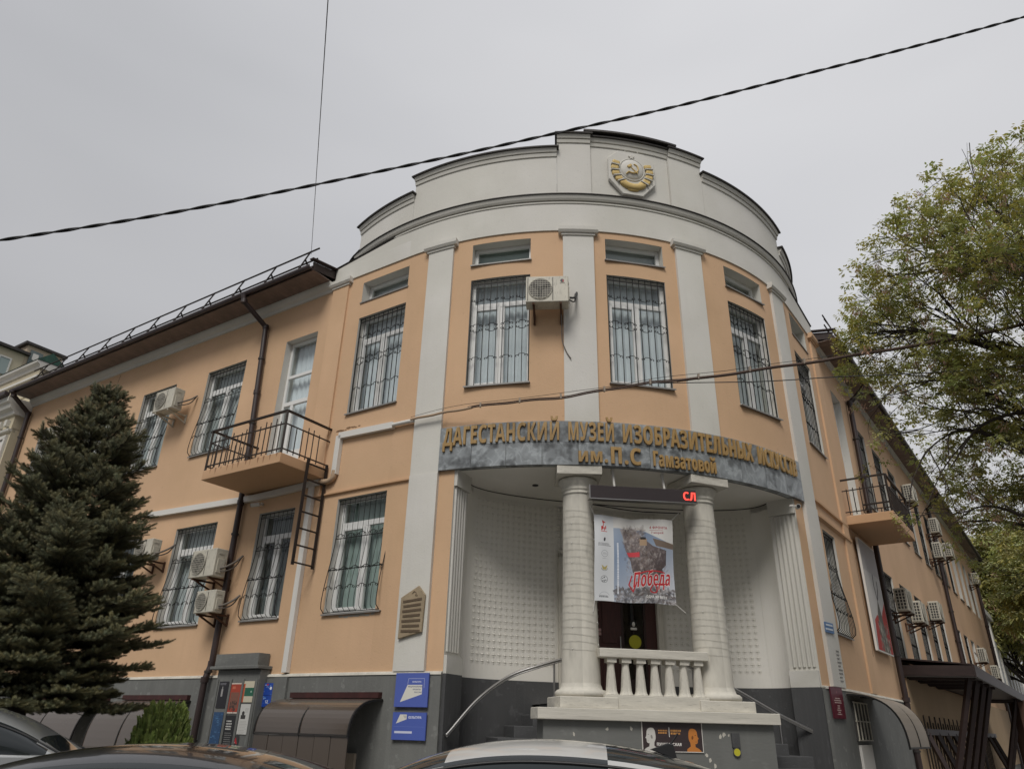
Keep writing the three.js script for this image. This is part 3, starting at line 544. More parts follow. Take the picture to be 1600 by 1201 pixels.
// ================================================================ balconies (parts of the museum)
function balcony(s, u0, u1, out) {
  const b = partW(mus, 'balcony', [onFace(rbox(u1 - u0, 0.21, out, 0, 0, out / 2, 0.015), s, (u0 + u1) / 2, 6.18, 0)], M.peachDark);
  const hb = 6.38, h1 = 6.90, ht = 7.17, o = out - 0.03, e = 0.03, c = [[u0 + e, 0], [u0 + e, o], [u1 - e, o], [u1 - e, 0]].map(([u, f]) => (h) => P(s, u, h, f));
  for (let i = 0; i < 3; i++) {
    partW(b, 'top_rail', [bar(c[i](ht), c[i + 1](ht), 0.055, 0.035)], M.rail);
    for (const h of [hb, h1]) partW(b, 'rail', [bar(c[i](h), c[i + 1](h), 0.022, 0.022)], M.rail);
    const L = c[i](0).distanceTo(c[i + 1](0)), n = Math.round(L / 0.145);
    for (let k = 1; k < n; k++) { const f = k / n + rr(-0.012, 0.012), q = (h) => c[i](h).lerp(c[i + 1](h), f), t = rnd() < 0.8 ? h1 + rr(0.02, 0.16) : h1 - 0.02; if (rnd() < 0.04) continue; partW(b, 'baluster', [bar(q(hb - 0.06), q(t), 0.017, 0.017, V(1, 0, 0.01))], M.rail); }
  }
  for (let i = 1; i < 3; i++) partW(b, 'post', [bar(c[i](6.22), c[i](ht), 0.035, 0.035, V(1, 0, 0.01))], M.rail);
  partW(b, 'bracket', [bar(P(s, (u0 + u1) / 2 + 0.5, 6.52, 0.5), P(s, (u0 + u1) / 2 - 0.1, 6.52, 0.5), 0.04, 0.04), bar(P(s, (u0 + u1) / 2 + 0.5, 6.3, 0.5), P(s, (u0 + u1) / 2 + 0.5, 6.52, 0.5), 0.03, 0.03, V(1, 0, 0))], M.rail);
}
seed(91);
{ // rust run down the balcony faces below the rail feet
  const g = []; seed(44); for (let i = 0; i < 12; i++) { const u = 1.85 + i * 0.185 + rr(-.05, .05), L = rr(0.05, 0.16), w = rr(0.012, 0.03); g.push(onFace(extrude([[-w, 0], [w, 0], [w * 0.5, -L * 0.6], [0, -L], [-w * 0.6, -L * 0.5]], 0.0015), 'L', u, 6.285, 1.2195)); } partW(mus, 'rust_streak', g, std([0.30, 0.165, 0.09], 0.95));
  partW(mus, 'wall_crack', [curve([P('L', 11.05, 10.75, 0.001), P('L', 11.12, 10.3, 0.001), P('L', 11.1, 9.9, 0.001), P('L', 11.2, 9.2, 0.001)], 0.005, 20, 4), curve([P('R', 2.75, 5.4, 0.001), P('R', 2.72, 4.6, 0.001), P('R', 2.80, 3.9, 0.001), P('R', 2.76, 3.2, 0.001)], 0.005, 20, 4)], M.plinthDark);
}
balcony('L', 1.72, 4.09, 1.22); balcony('R', 2.38, 4.9, 1.06);
{
  const t = thing('hanging_ladder', 'rusty steel ladder hanging from the left balcony', 'ladder', P('L', 1.68, 4.3, 0.3));
  const u = 1.67;
  for (const o of [0.06, 0.56]) partW(t, 'stile', [bar(P('L', u, 4.25, o + 0.01), P('L', u, 6.36, o), 0.055, 0.03, V(1, 0, 1))], M.rail);
  for (let i = 0; i < 7; i++) partW(t, 'rung', [bar(P('L', u, 4.30 + i * 0.325, 0.06), P('L', u, 4.30 + i * 0.325, 0.56), 0.035, 0.025)], M.rail);
}

// ================================================================ downpipes and conduits
function downpipe(label, s, pts, r, mat, group) {
  const t = thing('downpipe', label, 'downpipe', P(s, pts[pts.length - 1][0], pts[pts.length - 1][1], 0), 0, group);
  const q = pts.map(([u, h, o]) => P(s, u, h, o));
  for (let i = 0; i + 1 < q.length; i++) { partW(t, 'pipe_length', [rod(q[i], q[i + 1], r, 12), new THREE.SphereGeometry(r * 1.01, 10, 8).translate(...q[i + 1])], mat); if (i) partW(t, 'pipe_joint', [aim(new THREE.CylinderGeometry(r * 1.25, r * 1.25, 1, 12), q[i].clone().add(V(0, 0.05, 0)), q[i].clone().add(V(0, -0.05, 0)))], mat); }
  for (let k = 2; k + 1 < q.length; k++) { const p = q[k].clone().lerp(q[k + 1], 0.5); partW(t, 'bracket', [aim(new THREE.CylinderGeometry(r * 1.3, r * 1.3, 1, 12), p.clone().add(V(0, 0.02, 0)), p.clone().add(V(0, -0.02, 0)))], M.darkMetal); }
}
downpipe('brown downpipe from the left eaves passing beside the balcony to the ground', 'L', [[4.62, 11.02, 0.80], [4.62, 10.85, 0.76], [4.5, 10.42, 0.10], [4.36, 8.6, 0.10], [4.24, 7.0, 0.10], [4.18, 5.9, 0.10], [4.16, 4.5, 0.10], [4.10, 2.6, 0.12], [4.12, 2.3, 0.20], [4.12, 0.15, 0.20]], 0.062, M.brown);
downpipe('brown downpipe at the far left end of the peach wing, above the spruce', 'L', [[15.9, 11.02, 0.80], [15.95, 10.9, 0.72], [16.0, 10.5, 0.12], [15.95, 8.8, 0.12], [15.95, 5.5, 0.12], [15.95, 0.2, 0.12]], 0.07, M.brown);
downpipe('dark downpipe on the right wing beside the tall banner', 'R', [[5.5, 10.88, 0.60], [5.42, 10.6, 0.4], [5.30, 10.3, 0.10], [5.15, 8, 0.10], [5.02, 6.2, 0.10], [4.95, 4.4, 0.10], [4.95, 2.4, 0.12], [4.95, 0.2, 0.14]], 0.07, M.brown);
downpipe('dark downpipe midway along the right wing, nearer of the two beyond the banner', 'R', [[18.6, 10.88, 0.60], [18.5, 10.3, 0.10], [18.35, 7.2, 0.10], [18.25, 5, 0.10], [18.2, 3.2, 0.10], [18.2, 0.2, 0.1]], 0.075, M.brown);
downpipe('dark downpipe at the far end of the right wing', 'R', [[33.6, 10.88, 0.60], [33.5, 10.3, 0.10], [33.3, 7.2, 0.10], [33.2, 5, 0.10], [33.2, 0.2, 0.10]], 0.08, M.brown);
{
  const t = thing('white_conduit', 'flat white painted duct stepping along the left wall under the balcony', 'duct', P('L', 2.0, PL, 0.04));
  const seg = [[[7.7, 6.07], [3.75, 5.96]], [[3.75, 5.96], [1.75, 6.02]], [[1.42, 6.12], [1.42, 6.95]], [[1.42, 6.95], [-0.05, 6.90]], [[2.02, 5.98], [2.02, PL + 0.05]]];
  for (const [a, b] of seg) partW(t, 'duct_length', [bar(P('L', a[0], a[1], 0.05), P('L', b[0], b[1], 0.05), 0.09, 0.13, a[0] === b[0] ? tan(TH.L) : V(0, 1, 0))], M.whiteTrim);
  partW(t, 'duct_elbow', [curve([P('L', 1.80, 6.02, 0.06), P('L', 1.56, 6.0, 0.06), P('L', 1.44, 6.06, 0.06), P('L', 1.42, 6.2, 0.06)], 0.06, 12, 8)], M.ductPale);
  const a = []; for (let i = 0; i <= 8; i++) a.push(P('A', TH.L + 0.4 + i * 0.56, 6.90, 0.07)); partW(t, 'duct_length', [curve(a, 0.045, 12, 6)], M.whiteTrim);
}

// ================================================================ air conditioners
const acSlats = [], W9 = 0.85;
function makeAC(label, s, u, h, off, k = 1, o = {}) {
  const p = P(s, u, h, off), t = thing('air_conditioner', label, 'air conditioner', p, turn(s, u), o.group);
  const w = 0.82 * k, hh = 0.58 * k, d = 0.30 * k, fx = -0.13 * k;
  part(t, 'casing', rbox(w, hh, d, 0, hh / 2, 0, 0.018, 2), M.ac);
  part(t, 'fan_recess', [new THREE.CylinderGeometry(0.22 * k, 0.22 * k, 0.012, 28).rotateX(Math.PI / 2).translate(fx, hh / 2, d / 2 + 0.003)], M.acFan);
  part(t, 'fan_blade', [0, 1, 2].map((i) => rbox(0.17 * k, 0.085 * k, 0.004, 0.10 * k, 0, 0, 0.002).rotateX(0.15).rotateZ(i * 2.09 + 0.4).translate(fx, hh / 2, d / 2 + 0.012)), M.acDark);
  const gr = [new THREE.TorusGeometry(0.225 * k, 0.006, 5, 32).translate(fx, hh / 2, d / 2 + 0.02)];
  for (let i = -4; i <= 4; i++) { const x = i * 0.048 * k, q = Math.sqrt(Math.max(0, 0.0506 * k * k - x * x)); gr.push(box(0.005, 2 * q, 0.005, fx + x, hh / 2, d / 2 + 0.02), box(2 * q, 0.005, 0.005, fx, hh / 2 + x, d / 2 + 0.022)); }
  part(t, 'fan_grille', gr, M.ac);
  part(t, 'front_frame', [box(0.012, hh - 0.06, 0.008, fx - 0.24 * k, hh / 2, d / 2), box(0.012, hh - 0.06, 0.008, fx + 0.24 * k, hh / 2, d / 2)], M.acDark);
  part(t, 'side_cover', [rbox(0.02, hh * 0.5, d * 0.6, w / 2 + 0.008, hh * 0.38, 0, 0.006), box(0.01, 0.03, 0.10, w / 2 + 0.004, hh * 0.82, 0.02)], M.ac);
  if (o.coil) { const c = [box(0.008, hh - 0.10, d - 0.05, -w / 2 - 0.002, hh / 2, 0)]; part(t, 'coil', c, M.acDark); const b = []; for (let i = 0; i < 4; i++) b.push(box(0.014, hh - 0.06, 0.018, -w / 2 - 0.008, hh / 2, -d / 2 + 0.04 + i * (d - 0.08) / 3)); for (let i = 0; i < 7; i++) b.push(box(0.012, 0.014, d - 0.04, -w / 2 - 0.008, 0.05 + i * (hh - 0.1) / 6, 0)); part(t, 'coil_guard', b, M.ac); }
  for (const x of [-0.26 * k, 0.26 * k]) part(t, 'bracket', [box(0.04, 0.035, off + d / 2 - 0.02, x, -0.02, -(off - d / 2) / 2 + 0.0), bar(V(x, -0.03, d / 2 - 0.08), V(x, -0.20, -off + 0.02), 0.03, 0.03), box(0.04, 0.24, 0.03, x, -0.10, -off + 0.02)], o.cleanBracket ? M.ac : M.rust);
  part(t, 'hose', [curve([V(w / 2 + 0.01, hh * 0.3, 0), V(w / 2 + 0.09, hh * 0.34, -0.05), V(w / 2 + 0.14, hh * 0.6, -off * 0.6), V(w / 2 + 0.16, hh * 0.85, -off + 0.03)], 0.022, 14, 6), curve([V(w / 2 + 0.01, hh * 0.22, 0), V(w / 2 + 0.07, hh * 0.2, -0.05), V(w / 2 + 0.12, hh * 0.4, -off * 0.6), V(w / 2 + 0.13, hh * 0.8, -off + 0.03)], 0.014, 14, 6)], o.dark ? M.blackPipe : M.hose);
  return t;
}
{
  const t = makeAC('white air conditioner with round logo high on the round front beside a barred window', 'A', -5.2, 8.91, 0.36, 1.0, { dark: true });
  part(t, 'logo', [new THREE.CylinderGeometry(0.036, 0.036, 0.004, 16).rotateX(Math.PI / 2).translate(0.29, 0.47, 0.153)], std([0.02, 0.02, 0.03], 0.5));
  part(t, 'logo_leaf', [new THREE.CylinderGeometry(0.024, 0.024, 0.004, 12, 1, false, 0, 3.3).rotateX(Math.PI / 2).translate(0.30, 0.458, 0.157)], std([0.45, 0.02, 0.03], 0.5));
  part(t, 'logo_lettering', [0, 1, 2, 3].map((i) => box(0.016, 0.016, 0.003, 0.256 + i * 0.024, 0.412, 0.153)), M.acFan);
  part(t, 'drain_tube', [curve([V(0.26, -0.06, -0.1), V(0.27, -0.3, -0.2), V(0.28, -0.62, -0.28), V(0.36, -0.86, -0.30), V(0.44, -1.0, -0.29)], 0.011, 24, 5)], M.hose);
}
makeAC('white air conditioner under the window left of the balcony on the upper floor', 'L', 7.42, 8.62, 0.42, 0.98, { cleanBracket: true });
makeAC('white air conditioner in the far left upper window half hidden by the spruce', 'L', 13.2, 8.75, 0.4, 0.95, { cleanBracket: true });
makeAC('large white air conditioner beside the downpipe, upper of two stacked', 'L', 4.42, 4.24, 0.42, 0.98, {});
makeAC('small white air conditioner hung below the larger one by the downpipe', 'L', 4.2, 3.53, 0.38, 0.76, {});
makeAC('white air conditioner at ground-floor level behind the right edge of the spruce', 'L', 6.85, 4.83, 0.38, 0.8, {});
const ACR = 'air conditioners along the right wing';
makeAC('white air conditioner on the right wing next to the tall banner', 'R', 5.95, 4.50, 0.36, 1.0, { coil: true, group: ACR });
makeAC('white air conditioner with dark grid second from the banner on the right wing', 'R', 7.95, 4.45, 0.36, 1.0, { coil: true, group: ACR });
makeAC('white air conditioner with dark grid third from the banner on the right wing', 'R', 11.7, 4.95, 0.36, 1.0, { coil: true, group: ACR });
makeAC('white air conditioner by the upper windows just past the right balcony', 'R', 11.4, 8.75, 0.40, 1.0, { coil: true, group: ACR });
makeAC('lower left one of the three air conditioners under the right wing eaves', 'R', 16.2, 7.75, 0.36, 1.0, { coil: true, group: ACR });
makeAC('upper one of the three air conditioners under the right wing eaves', 'R', 16.9, 8.85, 0.36, 1.0, { coil: true, group: ACR });
makeAC('right one of the three air conditioners under the right wing eaves', 'R', 19.8, 8.45, 0.36, 1.0, { coil: true, group: ACR });
makeAC('farthest upper air conditioner near the end of the right wing', 'R', 30.0, 8.9, 0.36, 1.0, { coil: true, group: ACR });
makeAC('air conditioner low near the far right downpipe above the brown canopy', 'R', 23.6, 4.6, 0.36, 1.0, { coil: true, group: ACR });
makeAC('farthest low air conditioner just above the far end of the brown canopy', 'R', 28.0, 4.2, 0.36, 1.0, { coil: true, group: ACR });

// ================================================================ snow rails on the roofs
function snowRail(label, s, u0, u1, o, h) {
  const t = thing('roof_rail', label, 'roof rail', P(s, u0, h, o));
  for (const y of [0.32, 0.62]) partW(t, 'rail', [bar(P(s, u0 - 0.35, h + y, o), P(s, u1, h + y, o), 0.03, 0.03)], M.rail);
  for (let u = u0; u <= u1; u += 1.22) partW(t, 'rail_post', [bar(P(s, u, h + 0.02, o + 0.22), P(s, u, h + 0.68, o - 0.04), 0.03, 0.03), bar(P(s, u, h - 0.02, o - 0.22), P(s, u, h + 0.36, o + 0.08), 0.03, 0.03)], M.rail);
}
snowRail('thin dark snow rail along the left wing roof edge', 'L', 3.0, 16.0, 0.36, 11.33);
snowRail('thin dark snow rail at the right wing roof edge among branches', 'R', 3.0, 30.0, 0.30, 11.25);
// ================================================================ display, banner, posters, plates
const facePlate = (s, u, h, w, hh, off, th = 0.02) => onFace(box(w, hh, th, 0, 0, 0), s, u, h, off);
const printMat = (tex, rough = 0.6) => new THREE.MeshStandardMaterial({ map: tex, roughness: rough });
function faceSheet(s, u, h, w, hh, off) { return onFace(new THREE.PlaneGeometry(w, hh), s, u, h, off); }
const txt = (g, s, x, y, size, color, o = {}) => { g.save(); g.translate(x, y); if (o.rot) g.rotate(o.rot); if (o.skew || o.sx) g.transform(o.sx ?? 1, 0, o.skew ?? 0, 1, 0, 0); g.font = `${o.style ?? ''} ${o.weight ?? 'bold'} ${size}px sans-serif`; g.textAlign = o.align ?? 'left'; g.textBaseline = 'middle'; g.fillStyle = color; if (o.stroke) { g.lineWidth = o.lw ?? 6; g.strokeStyle = o.stroke; g.lineJoin = 'round'; g.strokeText(s, 0, 0); } g.fillText(s, 0, 0); g.restore(); };
const lines = (g, x, y, w, n, step, h, color, ragged = 0.3) => { g.fillStyle = color; for (let i = 0; i < n; i++) { let xx = x; const end = x + w * (1 - ragged * rnd()); while (xx < end) { const q = Math.min(rr(6, 22), end - xx); g.fillRect(xx, y + i * step, q, h); xx += q + rr(3, 5); } } };
{
  const t = thing('led_display', 'long dark ticker board hung between the columns showing two red letters', 'display', P('X', -0.12, 5.2, 6.55));
  partW(t, 'housing', onFace(rbox(1.97, 0.24, 0.13, 0, 0, 0, 0.012).rotateZ(0.028), 'X', -0.12, 5.345, 6.55), std([0.035, 0.026, 0.028], 0.75));
  partW(t, 'edge_trim', [onFace(box(1.99, 0.016, 0.14).rotateZ(0.028), 'X', -0.12, 5.224, 6.55), onFace(box(0.016, 0.25, 0.14), 'X', -1.112, 5.317, 6.55)], M.steel);
  const g = (c, x) => { const q = new TextGeometry(c, { font, size: 0.15, depth: 0.006, curveSegments: 4 }); q.scale(0.92, 1, 1); return onFace(q, 'X', x, 5.295, 6.618); };
  partW(t, 'lit_letter', [g('С', 0.60)], std([0.3, 0.02, 0.015], 0.5, { emissive: col(1.0, 0.07, 0.05), emissiveIntensity: 1.1 }));
  partW(t, 'lit_letter', [g('Л', 0.725)], std([0.3, 0.02, 0.015], 0.5, { emissive: col(1.0, 0.07, 0.05), emissiveIntensity: 1.1 }));
  for (const s of [-0.62, 0.32]) partW(t, 'hanger', [rod(P('X', s, 5.46, 6.5), P('X', s, 5.80, 6.42), 0.022, 8), onFace(box(0.05, 0.10, 0.05), 'X', s, 5.77, 6.42)], M.whiteTrim);
}
{
  const tex = canvasTex(1024, 1080, (g, w, h) => {
    seed(41);
    g.fillStyle = '#c9ccd2'; g.fillRect(0, 0, w, h);
    let q = g.createLinearGradient(250, 0, 1000, 1000); q.addColorStop(0, '#a9b4c4'); q.addColorStop(0.35, '#8393ab'); q.addColorStop(1, '#c6c7cb'); g.fillStyle = q; g.fillRect(250, 0, w - 250, h);
    g.fillStyle = '#d9d7d3'; g.beginPath(); g.moveTo(250, 0); g.lineTo(1024, 0); g.lineTo(1024, 330); g.lineTo(620, 150); g.lineTo(330, 140); g.lineTo(250, 150); g.fill();
    g.fillStyle = '#d4d6d8'; g.fillRect(0, 0, 250, h);
    // torn brushwork figure in greys and browns
    { const q2 = g.createLinearGradient(350, 140, 700, 740); q2.addColorStop(0, '#a5a0a0'); q2.addColorStop(0.45, '#6e6464'); q2.addColorStop(1, '#4a4040'); g.fillStyle = q2; } g.beginPath(); g.moveTo(330, 150); g.lineTo(520, 130); g.lineTo(640, 260); g.lineTo(760, 350); g.lineTo(930, 400); g.lineTo(920, 590); g.lineTo(870, 640); g.lineTo(880, 720); g.lineTo(560, 740); g.lineTo(480, 700); g.lineTo(460, 560); g.lineTo(400, 420); g.lineTo(370, 250); g.fill();
    for (let i = 0; i < 1500; i++) { const y = rr(140, 1070), x = rr(380, 640) + (y > 400 ? rr(0, 290) : 0), a = rr(-2.2, -0.3), l = rr(15, 80); g.strokeStyle = ['rgba(70,58,56,.16)', 'rgba(150,142,142,.20)', 'rgba(50,42,42,.16)', 'rgba(200,194,192,.20)', 'rgba(120,92,82,.14)'][Math.floor(rnd() * 5)]; g.lineWidth = rr(6, 30); g.beginPath(); g.moveTo(x, y); g.lineTo(x + Math.cos(a) * l, y + Math.sin(a) * l); g.stroke(); }
    g.fillStyle = '#77685c'; g.beginPath(); g.moveTo(760, 250); g.lineTo(1024, 310); g.lineTo(1024, 380); g.lineTo(800, 350); g.fill();
    g.fillStyle = '#a98f74'; g.fillRect(590, 260, 90, 90); g.fillStyle = '#2d2726'; g.fillRect(600, 240, 70, 30);
    g.fillStyle = '#c33f47'; g.beginPath(); g.moveTo(415, 450); g.lineTo(580, 435); g.lineTo(578, 500); g.lineTo(440, 505); g.fill();
    for (let i = 0; i < 500; i++) { g.fillStyle = ['#4b4a4e', '#8d8b8e', '#6a686b', '#b7b5b4', '#574c49'][Math.floor(rnd() * 5)]; g.globalAlpha = 0.5; g.beginPath(); g.ellipse(rr(260, 1024), rr(900, 1080), rr(8, 40), rr(5, 20), rr(0, 3), 0, 7); g.fill(); } g.globalAlpha = 1;
    txt(g, 'Победа', 468, 800, 262, '#b3232b', { style: 'italic', skew: -0.10, sx: 0.515, stroke: '#e9dcd6', lw: 12, rot: -0.10 });
    g.strokeStyle = '#b3232b'; g.lineWidth = 15; g.beginPath(); g.moveTo(470, 745); g.lineTo(430, 860); g.lineTo(480, 940); g.lineTo(530, 820); g.stroke(); g.beginPath(); g.moveTo(560, 715); g.quadraticCurveTo(760, 650, 900, 690); g.stroke(); g.beginPath(); g.moveTo(900, 830); g.lineTo(760, 845); g.quadraticCurveTo(820, 960, 730, 950); g.quadraticCurveTo(660, 930, 740, 850); g.stroke();
    txt(g, 'ОДНА НА ВСЕХ', 640, 1000, 44, '#eceae6', { sx: 0.85 });
    txt(g, '4 ФРОНТА', 720, 110, 46, '#a33c44'); g.fillStyle = '#a33c44'; g.fillRect(720, 142, 170, 4); txt(g, '7 морей', 740, 176, 38, '#a0525a');
    g.fillStyle = '#b8332f'; g.fillRect(85, 150, 18, 50); for (let i = 0; i < 4; i++) g.fillRect(85 + i * 18, 160 - (i % 2) * 18, 13, 45); g.fillRect(110, 85, 10, 60); g.beginPath(); g.moveTo(100, 70); g.lineTo(150, 100); g.lineTo(104, 106); g.fill(); g.fillRect(80, 212, 84, 8);
    g.fillStyle = '#3a3a40'; g.beginPath(); g.ellipse(128, 320, 12, 26, 0.2, 0, 7); g.fill(); lines(g, 45, 368, 170, 3, 14, 6, '#4b4c52');
    g.strokeStyle = '#8c9096'; g.lineWidth = 4; g.beginPath(); g.arc(128, 500, 40, 0, 7); g.stroke(); lines(g, 104, 490, 55, 2, 14, 5, '#8c9096'); lines(g, 100, 560, 60, 1, 10, 4, '#8c9096');
    g.fillStyle = '#b3a468'; g.beginPath(); g.moveTo(90, 640); g.lineTo(128, 670); g.lineTo(166, 640); g.lineTo(150, 700); g.lineTo(106, 700); g.fill(); g.strokeStyle = '#4d4a3a'; g.beginPath(); g.arc(128, 670, 42, 0.2, 2.9); g.stroke();
    g.strokeStyle = '#4b4d50'; g.beginPath(); g.arc(128, 815, 42, 0, 7); g.stroke(); for (let i = 0; i < 8; i++) { g.fillStyle = '#4b4d50'; g.fillRect(rr(96, 150), rr(785, 840), 16, 8); }
    lines(g, 60, 1015, 140, 2, 12, 8, '#44464b'); g.strokeStyle = '#9aa0a6'; g.beginPath(); g.arc(130, 1040, 70, 3.6, 5.8); g.stroke();
    g.save(); g.translate(300, 980); g.rotate(-Math.PI / 2); lines(g, 0, -10, 640, 1, 10, 20, '#dfe3ea', 0); g.restore();
  });
  const t = thing('cloth_banner', 'printed cloth banner with red script tied between the two columns', 'banner', P('X', -0.25, 3.52, 6.36));
  const g = new THREE.PlaneGeometry(1, 1, 40, 30), p = g.attributes.position, c = [[-0.97, 4.985], [0.475, 4.985], [0.44, 3.525], [-1.0, 3.525]];
  for (let i = 0; i < p.count; i++) { const u = p.getX(i) + 0.5, v = 0.5 - p.getY(i), s = (c[0][0] * (1 - u) + c[1][0] * u) * (1 - v) + (c[3][0] * (1 - u) + c[2][0] * u) * v, h = (c[0][1] * (1 - u) + c[1][1] * u) * (1 - v) + (c[3][1] * (1 - u) + c[2][1] * u) * v - 0.025 * Math.sin(u * Math.PI) * (1 - v); const q = P('X', s, h + 0.008 * Math.sin(u * 11), 6.36 + 0.016 * Math.sin(u * 9 + v * 3) + 0.018 * Math.sin(v * 6 - u * 5) + 0.012 * Math.sin(u * 23) * (1 - v)); p.setXYZ(i, q.x, q.y, q.z); }
  g.computeVertexNormals(); partW(t, 'cloth', g, printMat(tex, 0.75));
  for (const [a, b] of [[[-0.97, 4.985, 6.36], [-1.04, 5.14, 6.35]], [[0.475, 4.985, 6.36], [0.62, 5.13, 6.35]], [[-1.0, 3.525, 6.36], [-1.03, 3.34, 6.36]], [[0.44, 3.525, 6.36], [0.60, 3.40, 6.36]]]) partW(t, 'tie_cord', [rod(P('X', a[0], a[1], a[2]), P('X', b[0], b[1], b[2]), 0.007, 5)], M.whiteTrim);
  const w = thing('wire', 'thin black wire strung between the columns under the ticker board', 'wire', P('X', 0, 5.1, 6.3)); partW(w, 'strand', [curve([P('X', -0.98, 5.17, 6.33), P('X', -0.2, 5.11, 6.33), P('X', 0.66, 5.13, 6.33)], 0.010, 16, 5)], M.cable);
}
for (const [a, lab] of [[-0.35, 'unlit light garland wound round the left column'], [20.95, 'unlit light garland wound round the right column']]) {
  seed(a < 0 ? 3 : 4);
  const t = thing('light_garland', lab, 'garland', P('A', a, 2.4, -0.38)), pts = [], turns = 21;
  for (let i = 0; i <= turns * 12; i++) { const f = i / turns / 12, ang = i / 12 * Math.PI * 2, r = 0.324 - 0.048 * (0.17 + 0.67 * f) + 0.003; pts.push(P('A', a, 2.72 + 2.4 * f + 0.02 * Math.sin(ang * 0.7 + i) * 0.4, -0.38).add(V(Math.cos(ang) * r, 0, Math.sin(ang) * r))); }
  partW(t, 'garland_wire', [curve(pts, 0.0023, turns * 16, 3)], std([0.45, 0.44, 0.40], 0.7));
  const b = []; for (let i = 4; i < pts.length; i += 9) b.push(new THREE.OctahedronGeometry(0.011).translate(...pts[i])); partW(t, 'bulbs', b, std([0.75, 0.75, 0.72], 0.3));
}
{
  const tex = canvasTex(768, 344, (g, w, h) => {
    seed(43); g.fillStyle = '#3a2f30'; g.fillRect(0, 0, w, h); g.fillStyle = '#463a3b'; for (let i = 0; i < 60; i++) g.fillRect(rr(0, w), rr(0, h), rr(20, 120), 2);
    const head = (x, flip, c, d) => { g.save(); g.translate(x, 0); g.scale(flip, 1); g.fillStyle = c; g.beginPath(); g.moveTo(-95, h); g.lineTo(-88, 305); g.quadraticCurveTo(-60, 290, -42, 275); g.lineTo(-46, 235); g.quadraticCurveTo(-72, 200, -62, 140); g.quadraticCurveTo(-58, 85, -30, 76); g.quadraticCurveTo(28, 66, 46, 112); g.lineTo(52, 165); g.lineTo(66, 190); g.lineTo(52, 198); g.lineTo(50, 232); g.quadraticCurveTo(40, 252, 16, 250); g.lineTo(20, 285); g.quadraticCurveTo(80, 305, 96, h); g.fill(); g.fillStyle = d; g.beginPath(); g.ellipse(-14, 178, 12, 22, 0.2, 0, 7); g.fill(); g.beginPath(); g.ellipse(26, 150, 10, 5, 0, 0, 7); g.fill(); g.fillRect(20, 222, 24, 4); g.restore(); };
    head(105, -1, '#c9c6c0', '#8d8a85'); head(650, 1, '#c07a38', '#7b4a20');
    lines(g, 205, 96, 120, 2, 26, 17, '#c28a4a', 0.1); g.fillStyle = '#e8e4de'; g.fillRect(340, 66, 7, 110); lines(g, 362, 92, 140, 2, 32, 22, '#c28a4a', 0.15);
    txt(g, 'ПУШКИНСКАЯ', 176, 258, 46, '#efece6', { sx: 0.98 }); txt(g, 'КАРТА', 232, 300, 42, '#efece6', { sx: 1.02 });
    g.strokeStyle = '#d7d3cc'; g.lineWidth = 9; g.strokeRect(3, 3, w - 6, h - 6);
  });
  const t = thing('portrait_poster', 'black poster with a white and an orange head silhouette on the podium', 'poster', P('X', 0.11, 1.31, 6.61));
  partW(t, 'board', facePlate('X', 0.11, 1.52, 0.99, 0.425, 6.61, 0.014), M.whiteTrim); partW(t, 'print', faceSheet('X', 0.11, 1.52, 0.985, 0.42, 6.619), printMat(tex, 0.45));
  const b = thing('call_button', 'dark call box with a round yellow button on the podium', 'call button', P('X', 1.15, 1.28, 6.6));
  partW(b, 'box', facePlate('X', 1.15, 1.49, 0.13, 0.20, 6.61, 0.04), M.plinthDark); partW(b, 'button', onFace(new THREE.CylinderGeometry(0.055, 0.055, 0.03, 20).rotateX(Math.PI / 2), 'X', 1.15, 1.325, 6.615), std([0.50, 0.46, 0.03], 0.5)); partW(b, 'button_ring', onFace(new THREE.TorusGeometry(0.058, 0.008, 6, 24), 'X', 1.15, 1.325, 6.625), M.plinthDark);
  const ch = []; seed(8); for (const [s, h] of [[0.66, 1.28], [0.70, 1.2], [0.78, 1.13], [0.9, 1.54], [0.97, 1.56], [1.05, 1.555], [-0.93, 1.6], [-1.45, 1.52], [-0.55, 1.62]]) { const n = 6, pts = []; for (let i = 0; i < n; i++) { const a = i / n * 6.28, r = rr(0.012, 0.035); pts.push([Math.cos(a) * r, Math.sin(a) * r * 1.3]); } ch.push(onFace(extrude(pts, 0.003), 'X', s, h, 6.6)); }
  partW(mus, 'paint_chip', ch, M.white2);
  const st = thing('yellow_sticker', 'round yellow sticker on the glass entrance door', 'sticker', P('X', 0.47, 3.05, 4.22)); partW(st, 'disc', onFace(new THREE.CylinderGeometry(0.125, 0.125, 0.004, 28).rotateX(Math.PI / 2), 'X', 0.47, 3.14, 4.215), std([0.45, 0.43, 0.02], 0.5));
  const fg = thing('door_ornament', 'small white and black doll-like ornament above the yellow sticker', 'ornament', P('X', 0.44, 3.26, 4.24));
  partW(fg, 'head', [onFace(new THREE.SphereGeometry(0.04, 12, 10).scale(0.8, 1.2, 0.6), 'X', 0.44, 3.46, 4.25)], M.whiteTrim); partW(fg, 'hair', [onFace(new THREE.TorusGeometry(0.055, 0.025, 8, 20, 3.6).rotateZ(-0.25), 'X', 0.44, 3.46, 4.235)], M.black); partW(fg, 'torso', [onFace(rbox(0.13, 0.05, 0.03, 0, 0, 0, 0.012), 'X', 0.44, 3.375, 4.245)], M.whiteTrim); partW(fg, 'cord', [onFace(box(0.05, 0.5, 0.03), 'X', 0.41, 3.78, 4.24)], M.black);
